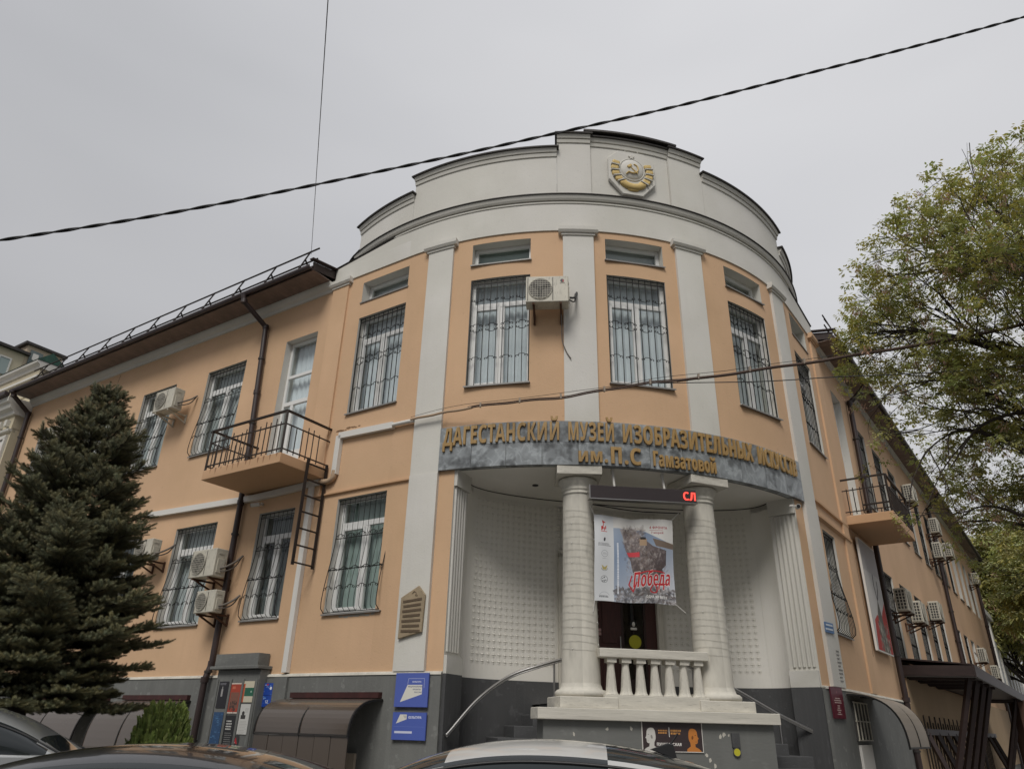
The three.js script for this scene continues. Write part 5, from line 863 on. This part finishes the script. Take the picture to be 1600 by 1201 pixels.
  partW(c, 'wall', sweep('R', rect(-10, -0.25, 0, 8.3), 36.5, 62), M.whiteTrim); partW(c, 'roof_edge', sweep('R', rect(-10.2, -0.05, 8.3, 8.62), 36.3, 62.2), std([0.36, 0.35, 0.32], 0.8));
  for (let i = 0; i < 9; i++) partW(c, 'window', [onFace(box(1.3, 5.0, 0.06), 'R', 38 + i * 2.7, 4.6, -0.24)], std([0.42, 0.43, 0.42], 0.5));
  for (let i = 0; i < 9; i++) partW(c, 'pier', [onFace(box(0.35, 8.2, 0.12), 'R', 39.35 + i * 2.7, 4.1, -0.22)], M.whiteTrim);
}
// ================================================================ trees
const Q = (d) => new THREE.Quaternion().setFromUnitVectors(V(0, 1, 0), d.clone().normalize());
function instanced(parent, name, geo, mat, list, tint) {
  const m = new THREE.InstancedMesh(geo, mat, list.length); m.name = name; m.castShadow = m.receiveShadow = true;
  const mm = new THREE.Matrix4(), c = new THREE.Color();
  list.forEach((e, i) => { mm.compose(e.p, e.q, e.s); m.setMatrixAt(i, mm); const t = tint(e); m.setColorAt(i, c.setRGB(t[0], t[1], t[2])); });
  m.userData.kind = 'stuff'; parent.add(m); return m;
}
function limb(pts, r0, r1, sides = 6, seg = 3) { // tapered tube
  const cv = new THREE.CatmullRomCurve3(pts), n = Math.max(3, pts.length * seg), fr = cv.computeFrenetFrames(n), pos = [], uv = [], ring = [];
  for (let i = 0; i <= n; i++) { const p = cv.getPoint(i / n), r = r0 + (r1 - r0) * i / n; ring.push([...Array(sides)].map((_, k) => { const a = k / sides * 6.283; return p.clone().addScaledVector(fr.normals[i], Math.cos(a) * r).addScaledVector(fr.binormals[i], Math.sin(a) * r); })); }
  for (let i = 0; i < n; i++) for (let k = 0; k < sides; k++) { const l = (k + 1) % sides; pos.push(...ring[i][k], ...ring[i + 1][k], ...ring[i + 1][l], ...ring[i][k], ...ring[i + 1][l], ...ring[i][l]); const a = k / sides, b = (k + 1) / sides; uv.push(a, i * .3, a, i * .3 + .3, b, i * .3 + .3, a, i * .3, b, i * .3 + .3, b, i * .3); }
  return tri(pos, uv);
}
{ // spruce
  seed(77);
  const t = thing('spruce_tree', 'dense dark green spruce in front of the left wing', 'tree', V(-6.3, 0, -10.25)), H = 6.28;
  const wood = [limb([V(0, 0, 0), V(0.02, 2, 0.01), V(-0.01, 4, 0), V(0.0, H - 0.1, 0)], 0.15, 0.012, 8)];
  // a shoot: stem with stiff needles all round, pointing forward
  const shoot = (() => { const pos = []; for (let i = 0; i < 60; i++) { const y = Math.pow(i / 60, 0.8), a = i * 2.4, out = 0.75 + 0.4 * rnd(), L = 0.20 * (1.1 - 0.3 * y), d = V(Math.cos(a) * out, 0.55 + rr(-.1, .35), Math.sin(a) * out).normalize(), p = V(Math.cos(a) * 0.01, y, Math.sin(a) * 0.01), e = p.clone().addScaledVector(d, L * 1.3), w = V(-Math.sin(a), 0, Math.cos(a)).multiplyScalar(0.024); pos.push(...p.clone().sub(w), ...p.clone().add(w), ...e); } for (let k = 0; k < 3; k++) { const a = k * 2.09, b = a + 2.09; pos.push(Math.cos(a) * .016, 0, Math.sin(a) * .016, Math.cos(b) * .016, 0, Math.sin(b) * .016, 0, 1, 0); } return tri(pos); })();
  const list = []; let wh = 0;
  const add = (p, d, L, tone) => { const k = rr(1.0, 1.3); list.push({ p, q: Q(d).multiply(new THREE.Quaternion().setFromAxisAngle(V(0, 1, 0), rr(0, 6.28))), s: V(L * k, L, L * k), tone }); };
  for (let h = 1.72; h < H - 0.12; h += 0.125 + 0.03 * rnd()) {
    wh++; const f = (h - 0.6) / (H - 0.6), R0 = 2.02 * Math.pow(1 - f, 0.80) * (h < 2.4 ? 0.80 + 0.20 * (h - 1.72) / .68 : 1) * (f > 0.78 ? 1 - (f - 0.78) * 1.6 : 1) + 0.07, n = f > 0.9 ? 5 : f > 0.6 ? 7 : 10, lump = 0.86 + 0.22 * rnd();
    for (let k = 0; k < n; k++) {
      const a = k / n * 6.283 + wh * 1.3 + rr(-0.25, 0.25), L = R0 * lump * (0.66 + 0.36 * rnd()) * (rnd() < 0.04 ? 1.25 : 1), up = 0.22 + 0.6 * f, dir = V(Math.cos(a), 0, Math.sin(a)), o = V(0, h, 0);
      const pt = (s) => o.clone().addScaledVector(dir, s * L).add(V(0, L * (up * 0.35 * s - 0.45 * (1 - f) * s * s + 0.24 * s * s * s), 0));
      if (L > 0.35) wood.push(limb([pt(0), pt(0.4), pt(0.75), pt(1)], 0.022 * L, 0.004, 4, 2));
      const side = V(-dir.z, 0, dir.x), m = Math.max(3, Math.round(L / 0.105));
      for (let i = 1; i <= m; i++) {
        const s = 0.22 + 0.78 * i / m, p = pt(s), tg = pt(Math.min(1, s + 0.05)).sub(pt(s - 0.05)).normalize(), w = Math.min(0.55, 0.46 * Math.sqrt(L) * (1.12 - 0.80 * s));
        for (const sg of [-1, 1]) { // side branchlet carrying short upswept shoots
          const bd = tg.clone().multiplyScalar(0.8).addScaledVector(side, sg * rr(0.7, 1.1)).add(V(0, rr(-0.25, 0.12), 0)).normalize(), c = Math.max(1, Math.round(w / 0.075));
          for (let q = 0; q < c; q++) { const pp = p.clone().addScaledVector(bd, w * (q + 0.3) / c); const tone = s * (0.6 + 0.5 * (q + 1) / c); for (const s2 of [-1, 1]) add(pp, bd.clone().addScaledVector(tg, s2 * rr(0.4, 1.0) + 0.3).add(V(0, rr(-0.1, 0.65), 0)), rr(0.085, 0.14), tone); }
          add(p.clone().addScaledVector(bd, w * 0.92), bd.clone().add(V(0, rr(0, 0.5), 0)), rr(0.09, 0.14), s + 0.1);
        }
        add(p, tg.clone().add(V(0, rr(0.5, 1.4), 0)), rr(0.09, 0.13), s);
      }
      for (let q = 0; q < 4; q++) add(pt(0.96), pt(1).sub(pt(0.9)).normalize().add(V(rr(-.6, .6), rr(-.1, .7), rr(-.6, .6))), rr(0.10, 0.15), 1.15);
    }
  }
  for (let k = 0; k < 14; k++) add(V(0, H - 0.62 + k * 0.045, 0), V(Math.cos(k * 2.4), 0.9, Math.sin(k * 2.4)), rr(0.12, 0.17) * (1.25 - k * 0.045), 1); for (let k = 0; k < 4; k++) add(V(0, H - 0.34 + k * 0.09, 0), V(rr(-.1, .1), 1, rr(-.1, .1)), 0.15, 1);
  for (let k = 0; k < 3; k++) { const b = V(Math.cos(k * 2.2 + 2.6) * 0.34, H - 0.66, Math.sin(k * 2.2 + 2.6) * 0.34); for (let q = 0; q < 4; q++) add(b.clone().add(V(0, q * 0.075, 0)), V(rr(-.15, .15), 1, rr(-.15, .15)), 0.14, 1); }
  part(t, 'trunk', wood, M.bark);
  console.log('spruce', list.length);
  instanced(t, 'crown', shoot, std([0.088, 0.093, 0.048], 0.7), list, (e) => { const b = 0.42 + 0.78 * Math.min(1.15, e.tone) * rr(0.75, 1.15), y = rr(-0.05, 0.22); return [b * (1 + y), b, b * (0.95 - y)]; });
}
{ // small thuja
  seed(78);
  const t = thing('thuja_shrub', 'small bright green cone-shaped thuja by the plinth', 'shrub', V(-4.62, 0, -10.85)), H = 1.82;
  part(t, 'trunk', [limb([V(0, 0, 0), V(0, 0.9, 0), V(0.02, 1.5, 0)], 0.04, 0.008, 6)], M.bark);
  const fan = (() => { const pos = []; for (let i = 0; i < 22; i++) { const y = i / 22, s = i % 2 ? 1 : -1, L = 0.34 * (1 - y * 0.7), p = V(0, y, 0), e = V(s * L, y + 0.34, rr(-.1, .1)); pos.push(...p, ...V(s * L * 0.45 - 0.05 * s, y + 0.26, .03), ...e, ...p, ...e, ...V(s * L * 0.62, y + 0.16, -.03)); } return tri(pos); })();
  const list = []; for (let i = 0; i < 2600; i++) { const h = 0.06 + (H - 0.25) * Math.pow(rnd(), 0.85), f = h / H, R = 0.44 * Math.pow(Math.sin(Math.PI * Math.min(0.98, 0.28 + 0.70 * f)), 0.8), a = rr(0, 6.283), r = R * Math.sqrt(rr(0.35, 1)), d = V(Math.cos(a) * 0.30, 1, Math.sin(a) * 0.30).add(V(rr(-.2, .2), 0, rr(-.2, .2))); list.push({ p: V(Math.cos(a) * r, h, Math.sin(a) * r), q: Q(d).multiply(new THREE.Quaternion().setFromAxisAngle(V(0, 1, 0), rr(0, 6.28))), s: V(1, 1, 1).multiplyScalar(rr(0.10, 0.19)) }); }
  instanced(t, 'crown', fan, phys([0.20, 0.26, 0.06], 0.9, { transmission: 0.3, thickness: 0 }), list, () => { const b = rr(0.7, 1.2); return [b * rr(0.9, 1.1), b, b * 0.9]; });
}
// broad-leaved trees
const leafSpray = (k, n, size) => { seed(k); const pos = []; for (let j = 0; j < n; j++) { const a = rr(0, 6.28), dn = rr(-0.9, 0.5), d = V(Math.cos(a), dn, Math.sin(a)).normalize(), o = d.clone().multiplyScalar(rr(0.25, 1) * (1 - size)), e = o.clone().addScaledVector(d, size).add(V(0, -size * 0.25, 0)), w = V(-d.z, rr(-.3, .3), d.x).normalize().multiplyScalar(size * 0.27), m = o.clone().lerp(e, 0.45).add(V(0, size * 0.06, 0)); pos.push(...o, ...m.clone().add(w), ...e, ...o, ...e, ...m.clone().sub(w)); } return tri(pos); };
const seedSpray = (k) => { seed(k); const pos = []; for (let j = 0; j < 26; j++) { const x = rr(-.45, .45), z = rr(-.45, .45), y = rr(-0.9, 0.1), a = rr(0, 6.28), L = rr(0.35, 0.55), w = 0.075; pos.push(x, y, z, x + Math.cos(a) * w + rr(-.1, .1), y - L * 0.7, z + Math.sin(a) * w, x + rr(-.15, .15), y - L, z + rr(-.15, .15)); } return tri(pos); };
const leafMat = phys([0.38, 0.40, 0.11], 0.85, { transmission: 0.55, thickness: 0 });
const seedMat = phys([0.42, 0.275, 0.20], 0.95, { transmission: 0.2, thickness: 0 });
// grows wood between given limbs; leaves are kept within reach of inside(p)
function growTree(t, limbs, o) {
  seed(o.seed); const wood = [], twigs = [], leaves = [], seeds = [];
  const go = (p, d, L, r, depth) => {
    const n = 4, pts = [p.clone()]; let q = p.clone(), dd = d.clone();
    for (let i = 0; i < n; i++) { dd.add(V(rr(-1, 1), rr(-1, 1), rr(-1, 1)).multiplyScalar(0.22)).add(V(0, o.lift * (depth > 1 ? -0.4 : 1), 0)).normalize(); q = q.clone().addScaledVector(dd, L / n); pts.push(q); }
    if (!o.inside(q)) return;
    (r > 0.018 ? wood : twigs).push(limb(pts, r, r * 0.55, r > 0.03 ? 7 : r > 0.012 ? 5 : 3, depth > 1 ? 1 : 2));
    if (depth >= o.depth) { for (let i = o.tips ? n - 1 : 1; i <= n; i++) for (let z = 0; z < o.leafy; z++) if (rnd() < o.leafy - z) leaves.push(pts[i].clone().add(V(rr(-1, 1), rr(-1, 1), rr(-1, 1)).multiplyScalar(o.spread ?? 0.07))); if (rnd() < o.seedy) seeds.push(pts[rnd() < 0.5 ? n : 2].clone().add(V(0, -0.03, 0))); return; }
    const k = o.split[depth];
    for (let i = 0; i < k; i++) { const f = 0.3 + 0.7 * (i + 0.5) / k, j = Math.min(n - 1, Math.floor(f * n)), b = pts[j].clone().lerp(pts[j + 1], f * n - j), ax = V(rr(-1, 1), rr(-1, 1), rr(-1, 1)).normalize(), nd = dd.clone().applyAxisAngle(ax, rr(0.45, 1.0) * (i === k - 1 ? 0.4 : 1)); go(b, nd, L * rr(0.55, 0.8), r * 0.55, depth + 1); }
  };
  for (const l of limbs) {
    wood.push(limb(l.pts, l.r, l.r * 0.09, 8, 4));
    const cv = new THREE.CatmullRomCurve3(l.pts);
    for (let i = 0; i < l.n; i++) { const f = (l.from ?? 0.25) + (1 - (l.from ?? 0.25)) * (i + rnd()) / l.n, p = cv.getPoint(f), tg = cv.getTangent(f), d = tg.clone().applyAxisAngle(V(rr(-1, 1), rr(-1, 1), rr(-1, 1)).normalize(), rr(0.3, 1.1)).add(V(0, 0.1, 0)).normalize(); go(p, d, l.L * rr(0.7, 1.2), Math.max(0.012, l.r * 0.32 * (1.2 - f)), 0); }
  }
  part(t, 'trunk', wood, M.bark); if (twigs.length) part(t, 'twigs', twigs, M.twig);
  const q = () => new THREE.Quaternion().setFromEuler(new THREE.Euler(rr(-.4, .4), rr(0, 6.28), rr(-.4, .4)));
  instanced(t, 'crown', o.leaf, o.leafMat ?? leafMat, leaves.map((p) => ({ p, q: q(), s: V(1, 1, 1).multiplyScalar(o.leafSize * rr(0.7, 1.25)) })), () => { const b = rr(0.65, 1.2), y = rr(-0.1, 0.22); return [b * (1 + y), b, b * (1 - y)]; });
  if (seeds.length) instanced(t, 'seed_clusters', seedSpray(5), seedMat, seeds.map((p) => ({ p, q: q(), s: V(1, 1.0, 1).multiplyScalar(o.leafSize * rr(0.6, 1.0)) })), () => { const b = rr(0.7, 1.2); return [b, b * rr(0.9, 1), b * rr(0.85, 1)]; });
  return [leaves.length, seeds.length];
}
{
  const base = V(8.7, 0, -8.6), t = thing('street_maple', 'spring street tree with thin leaves and brown seed clusters at the right edge', 'tree', base);
  const w = (x, y, z) => V(x, y, z).sub(base);
  const limbs = [
    { pts: [V(0, 0, 0), V(0.05, 1.5, 0.05), V(-0.1, 3.0, 0), V(-0.1, 5, 0.1), V(0.1, 7.2, 0), V(0, 9.4, 0.1)], r: 0.20, n: 16, L: 1.5, from: 0.38 },
    { pts: [w(8.6, 3.2, -8.6), w(8.0, 4.8, -8.7), w(7.2, 5.6, -8.9), w(6.5, 5.5, -9.1), w(6.0, 4.9, -9.3)], r: 0.07, n: 13, L: 1.0 },
    { pts: [w(8.6, 4.2, -8.6), w(7.8, 6.0, -8.9), w(6.9, 6.9, -9.3), w(6.1, 7.2, -9.5), w(5.5, 7.25, -9.7)], r: 0.085, n: 15, L: 1.1 },
    { pts: [w(8.6, 4.8, -8.6), w(7.9, 6.6, -8.4), w(7.2, 7.7, -8.5), w(6.6, 8.05, -8.8), w(6.2, 8.2, -9.0)], r: 0.085, n: 15, L: 1.1 },
    { pts: [w(8.7, 5.2, -8.6), w(8.2, 7.2, -8.8), w(7.6, 8.6, -8.8), w(7.1, 9.4, -8.7)], r: 0.075, n: 13, L: 1.0 },
    { pts: [w(8.6, 3.6, -8.6), w(8.2, 5.0, -9.6), w(7.6, 6.2, -10.4), w(6.9, 6.6, -11.0)], r: 0.07, n: 12, L: 1.1 },
    { pts: [w(8.7, 3.4, -8.6), w(8.1, 4.6, -7.9), w(7.4, 5.9, -7.5), w(6.8, 6.5, -7.4)], r: 0.07, n: 12, L: 1.1 },
    { pts: [w(8.6, 2.8, -8.6), w(8.0, 3.8, -9.4), w(7.4, 4.5, -10.4), w(7.1, 4.7, -11.2)], r: 0.06, n: 9, L: 1.0 },
    { pts: [w(8.7, 5.5, -8.6), w(9.8, 7, -8.2), w(10.8, 8, -8)], r: 0.08, n: 8, L: 1.3 },
    { pts: [w(8.7, 4.6, -8.6), w(9.6, 6, -9.6), w(10.2, 7, -10.4)], r: 0.08, n: 8, L: 1.3 },
  ];
  limbs.push({ pts: [w(8.5, 3.6, -8.7), w(7.4, 5.4, -9.0), w(6.3, 6.2, -9.2), w(5.5, 6.15, -9.3)], r: 0.055, n: 6, L: 0.7 }, { pts: [w(8.5, 3.2, -8.7), w(7.3, 4.9, -9.1), w(6.4, 5.5, -9.3), w(5.8, 5.2, -9.3), w(5.45, 4.75, -9.25)], r: 0.05, n: 5, L: 0.6 }, { pts: [w(8.5, 2.9, -8.7), w(7.4, 4.0, -9.3), w(6.6, 4.5, -9.6), w(6.0, 4.2, -9.6)], r: 0.045, n: 5, L: 0.6 }, { pts: [w(6.4, 5.4, -9.3), w(5.9, 4.9, -9.25), w(5.4, 4.2, -9.2), w(5.0, 3.85, -9.18)], r: 0.012, n: 3, L: 0.3, from: 0.75 });
  const c = w(8.4, 6.3, -8.9);
  console.log('maple', growTree(t, limbs, { seed: 12, depth: 3, split: [4, 3, 3], lift: 0.02, leafy: 0.95, tips: true, spread: 0.09, seedy: 0.24, leaf: leafSpray(3, 19, 0.40), leafSize: 0.132, inside: (p) => { const d = p.clone().sub(c), x = p.x + 8.7; if (x < 5.35 + (7.0 - p.y) * 0.50 && p.y < 7.0 && rnd() < 0.62) return false; return (d.x / 3.65) ** 2 + (d.y / 3.95) ** 2 + (d.z / 3.4) ** 2 < 1; } }));
}
{ // trees far down the right street, then those across the road behind the photographer
  const mk = (name, label, p, H, Rr, k, opt = {}) => {
    const t = thing(name, label, 'tree', p), limbs = [{ pts: [V(0, 0, 0), V(0.1, H * 0.3, 0), V(0, H * 0.6, 0.1), V(0, H * 0.92, 0)], r: H * 0.022, n: 16, L: Rr * 0.75, from: 0.25 }];
    for (let i = 0; i < 6; i++) { const a = i * 1.05 + k, e = V(Math.cos(a) * Rr * 0.75, H * (0.55 + 0.06 * i), Math.sin(a) * Rr * 0.75); limbs.push({ pts: [V(0, H * (0.24 + i * 0.05), 0), e.clone().multiplyScalar(0.5).setY(H * (0.40 + i * 0.06)), e], r: H * 0.011, n: 11, L: Rr * 0.5 }); }
    const c = V(0, H * 0.58, 0);
    growTree(t, limbs, { seed: 30 + k, depth: 2, split: [5, 4], lift: 0.03, leafy: opt.leafy ?? 2.2, seedy: opt.seedy ?? 0.1, leaf: leafSpray(9, 26, 0.30), leafSize: Rr * (opt.leaf ?? 0.115), inside: (q) => { const d = q.clone().sub(c); return (d.x / Rr) ** 2 + (d.y / (H * 0.46)) ** 2 + (d.z / Rr) ** 2 < 1; } });
    return t;
  };
  mk('street_tree', 'full green tree beyond the far end of the right wing', V(29.5, 0, -35), 13, 5.6, 1);
  mk('street_tree', 'dense tree lower and nearer down the right-hand street', V(25.5, 0, -24.5), 11, 4.2, 2, { seedy: 0.3 });
  mk('street_tree', 'olive brown tree farthest down the right street above the white building', V(35, 0, -50), 15, 6.5, 3, { seedy: 0.5 });
  const b = mk('street_tree', 'leafy tree across the road from the entrance', V(-4.5, 0, 14), 10, 4.2, 4, { leaf: 0.17, leafy: 1 });
  for (const [x, z, r, lab] of [[-15, 8, 1.4, 'leafy tree across the road from the left wing'], [7.5, 15, 2.6, 'leafy tree across the road right of the entrance'], [19, 3, 4.0, 'leafy tree across the right-hand street']]) { const c = b.clone(); c.name = numbered('street_tree'); c.userData = { ...b.userData, label: lab }; c.position.set(x, 0, z); c.rotation.y = r; scene.add(c); }
}
// ================================================================ parked cars
// side profile along +x (front), heights in metres; the cabin is a lofted shell whose cells are glass or paint
function makeCar(label, p, rotY, o) {
  const t = thing('parked_car', label, 'car', p, rotY), L = o.L, W = o.W, hb = o.belt, Ht = o.H, paint = o.paint, x0 = -L / 2, x1 = L / 2;
  const glass = phys([0.02, 0.024, 0.026], 0.04, { ior: 1.5 }), trim = std([0.012, 0.012, 0.013], 0.5), chrome = M.steel;
  const [rb, rt, ft, fb] = o.cabin; // rear base, rear top, front top, front base along x
  // lower body
  const wr = 0.34, wx = [x0 + L * 0.2, x1 - L * 0.19];
  const side = new THREE.Shape(); side.moveTo(x0 + 0.05, 0.28);
  for (const w of wx) { side.lineTo(w - wr - 0.05, 0.22); side.absarc(w, 0.34, wr + 0.05, Math.PI, 0, true); }
  side.lineTo(x1 - 0.03, 0.24); side.quadraticCurveTo(x1 + 0.02, 0.5, x1 - 0.05, 0.68); side.quadraticCurveTo(x1 - 0.35, hb - 0.08, fb + 0.05, hb + 0.015); side.lineTo(rb - 0.05, hb + 0.02); side.quadraticCurveTo(x0 + 0.15, hb + 0.0, x0 + 0.04, hb - 0.14); side.quadraticCurveTo(x0 - 0.02, 0.5, x0 + 0.05, 0.28);
  const body = new THREE.ExtrudeGeometry(side, { depth: W - 0.16, bevelEnabled: true, bevelThickness: 0.08, bevelSize: 0.05, bevelSegments: 4, curveSegments: 14 }).translate(0, 0, -(W - 0.16) / 2);
  part(t, 'body', body, paint);
  // cabin
  const NX = 60, NP = 36, xs = []; for (let i = 0; i <= NX; i++) xs.push(rb + (fb - rb) * i / NX);
  const xm = (rt + ft) / 2 - 0.05, yTop = (x) => hb + (Ht - hb) * Math.max(0, 1 - Math.pow(Math.abs(x - xm) / (x > xm ? fb - xm : xm - rb), 2.15)); const roofAt = (x) => yTop(x);
  const blurTop = (x) => { let s = 0; for (let k = -3; k <= 3; k++) s += yTop(cl(x + k * 0.05, rb, fb)); return s / 7; };
  const wb = W / 2 - 0.05, cr = (x, v) => { const a = Math.PI * v, y = blurTop(x), hh = Math.max(0.012, y - hb), nar = 1 - 0.16 * (hh / (Ht - hb)); const c = Math.cos(a), s = Math.sin(a), e = 0.47; return V(x, hb + hh * Math.pow(s, e) * (0.965 + 0.035 * s), -Math.sign(c) * Math.pow(Math.abs(c), e) * (wb * (1 - (1 - nar) * Math.pow(s, 1.2)))); };
  const gp = [], pp = [], cell = (i, j) => [cr(xs[i], j / NP), cr(xs[i + 1], j / NP), cr(xs[i + 1], (j + 1) / NP), cr(xs[i], (j + 1) / NP)];
  const isGlass = (x, q) => { const y = (q[0].y + q[2].y) / 2, z = (q[0].z + q[2].z) / 2, roof = blurTop(x), f = (y - hb) / Math.max(0.05, roof - hb), zs = Math.abs(z) / wb; if (x > ft + 0.04 && x < fb - 0.06) return zs < 0.80 ? f > 0.5 : (f > 0.10 && f < 0.80 && x < ft + (fb - ft) * 0.55 && zs > 0.86); if (x < rt - 0.03 && x > rb + 0.08) return zs < 0.76 ? f > 0.5 : (o.quarter && f > 0.1 && f < 0.72 && x > rt - (rt - rb) * 0.45 && zs > 0.86); return x >= rt - 0.03 && x <= ft + 0.04 && f > 0.09 && f < 0.83 && zs > 0.72; };
  const nrmAt = new Map(), key = (i, j) => i * 1000 + j;
  for (let i = 0; i <= NX; i++) for (let j = 0; j <= NP; j++) { const a = cr(xs[Math.min(NX, i + 1)], j / NP).sub(cr(xs[Math.max(0, i - 1)], j / NP)), b = cr(xs[i], Math.min(1, (j + 1) / NP)).sub(cr(xs[i], Math.max(0, (j - 1) / NP))); const n = V().crossVectors(b, a); if (n.y < 0 && n.lengthSq() > 0 && j > 2 && j < NP - 2) n.negate(); nrmAt.set(key(i, j), n.normalize()); }
  const gn = [], pn = [];
  for (let i = 0; i < NX; i++) for (let j = 0; j < NP; j++) { const q = cell(i, j), g = isGlass((xs[i] + xs[i + 1]) / 2, q), id = [[i, j], [i + 1, j], [i + 1, j + 1], [i, j + 1]]; for (const tr of [[0, 1, 2], [0, 2, 3]]) { const f = V().crossVectors(q[tr[1]].clone().sub(q[tr[0]]), q[tr[2]].clone().sub(q[tr[0]])), out = q[tr[0]].clone().sub(V((rt + ft) / 2, hb, 0)); const k3 = f.dot(out) < 0 ? [tr[0], tr[2], tr[1]] : tr; if (f.dot(out) < 0) f.negate(); for (const k of k3) { (g ? gp : pp).push(...q[k]); const n = nrmAt.get(key(...id[k])).clone(); if (n.dot(f) < 0) n.negate(); (g ? gn : pn).push(...n); } } }
  const mesh = (pos, nor) => { const g = new THREE.BufferGeometry(); g.setAttribute('position', new THREE.Float32BufferAttribute(pos, 3)); g.setAttribute('normal', new THREE.Float32BufferAttribute(nor, 3)); return clean(g); };
  part(t, 'roof_shell', mesh(pp, pn), paint); part(t, 'glazing', mesh(gp, gn), glass);
  // pillars, trim along the roof edge and belt
  const edge = (v, a, b) => [...Array(15)].map((_, i) => cr(a + (b - a) * i / 14, v).add(V(0, 0.004, 0)));
  for (const v of [0.20, 0.80]) part(t, 'roof_ditch', [curve(edge(v, rt - 0.25, ft + 0.35), 0.010, 30, 5)], trim);
  for (const sg of [-1, 1]) { const px = (rt + ft) / 2 - 0.02, a = []; for (let j = 0; j <= 8; j++) { const v = sg < 0 ? 0.012 + j * 0.016 : 0.988 - j * 0.016; a.push(cr(px, v).add(V(0, 0, sg * 0.004))); } part(t, 'door_pillar', [curve(a, 0.04, 14, 6)], trim); part(t, 'belt_trim', [bar(V(rb + 0.3, hb + 0.028, sg * (wb + 0.008)), V(fb - 0.15, hb + 0.022, sg * (wb + 0.008)), 0.02, 0.025)], o.chrome ? chrome : trim);
    part(t, 'mirror', [new THREE.SphereGeometry(0.1, 12, 8).scale(0.7, 0.75, 1.15).translate(fb - 0.42, hb + 0.09, sg * (W / 2 + 0.09)), rod(V(fb - 0.42, hb + 0.05, sg * (W / 2 - 0.05)), V(fb - 0.42, hb + 0.06, sg * (W / 2 + 0.06)), 0.025)], paint);
    part(t, 'headlight', [new THREE.SphereGeometry(0.16, 12, 8).scale(0.8, 0.55, 1.2).translate(x1 - 0.16, 0.66, sg * (W / 2 - 0.27))], glass); part(t, 'tail_light', [rbox(0.12, 0.16, 0.34, x0 + 0.05, hb - 0.18, sg * (W / 2 - 0.24), 0.04, 2)], std([0.25, 0.01, 0.01], 0.2));
    for (const x of [px - 0.35, px + 0.55]) part(t, 'door_handle', [rbox(0.18, 0.028, 0.03, x, hb - 0.10, sg * (W / 2 + 0.0), 0.01)], paint);
    for (const w of wx) { const y = part(t, 'wheel', [new THREE.TorusGeometry(wr - 0.09, 0.09, 10, 28).scale(1, 1, 1.15).translate(w, wr, sg * (W / 2 - 0.12))], trim); part(y, 'rim', [new THREE.CylinderGeometry(wr - 0.13, wr - 0.13, 0.03, 24).rotateX(Math.PI / 2).translate(w, wr, sg * (W / 2 - 0.08)), ...[0, 1, 2, 3, 4].map((k) => box(0.05, wr - 0.12, 0.03, 0, (wr - 0.12) / 2, 0).rotateZ(k * 1.257).translate(w, wr, sg * (W / 2 - 0.055)))], M.steel); } }
  part(t, 'underbody', [rbox(L - 0.5, 0.3, W - 0.3, 0, 0.35, 0, 0.05)], trim); part(t, 'bumper', [rbox(0.12, 0.18, W - 0.2, x1 - 0.05, 0.36, 0, 0.05, 2), rbox(0.12, 0.18, W - 0.2, x0 + 0.05, 0.38, 0, 0.05, 2)], paint);
  if (o.fin) { const b = V(o.fin, blurTop(o.fin), 0); part(t, 'antenna', [extrude([[-0.07, -0.03], [0.09, 0.02], [-0.02, 0.055], [-0.05, 0.05]], 0.03, 0.006).translate(b.x, b.y + 0.01, -0.015), rod(V(b.x - 0.02, b.y + 0.04, 0), V(b.x - 0.09, b.y + 0.13, 0), 0.006)], trim); }
  return t;
}
const paintOf = (c, m = 0) => phys(c, 0.28, { clearcoat: 1, clearcoatRoughness: 0.03, metalness: m });
makeCar('white sedan with black window surrounds parked in front of the entrance', V(0.22, 0, -5.42), Math.PI - 0.10, { L: 4.3, W: 1.72, belt: 1.02, H: 1.535, cabin: [-2.0, -0.45, 0.45, 1.42], paint: paintOf([0.46, 0.455, 0.44]), fin: -0.86 });
makeCar('glossy black car with chrome trim mirroring the building, at the lower left', V(-2.12, 0, -4.80), Math.PI + 0.12, { L: 4.4, W: 1.78, belt: 0.98, H: 1.47, cabin: [-1.85, -0.75, 0.55, 1.4], paint: paintOf([0.012, 0.012, 0.013]), chrome: true, quarter: true });
makeCar('silver grey car with dark side glass beside the spruce at the left edge', V(-6.42, 0, -7.9), Math.PI + 0.35, { L: 4.4, W: 1.8, belt: 1.22, H: 1.72, cabin: [-2.05, -1.75, 0.5, 1.35], paint: paintOf([0.36, 0.37, 0.37], 0.3), quarter: true });

renderer.render(scene, camera);
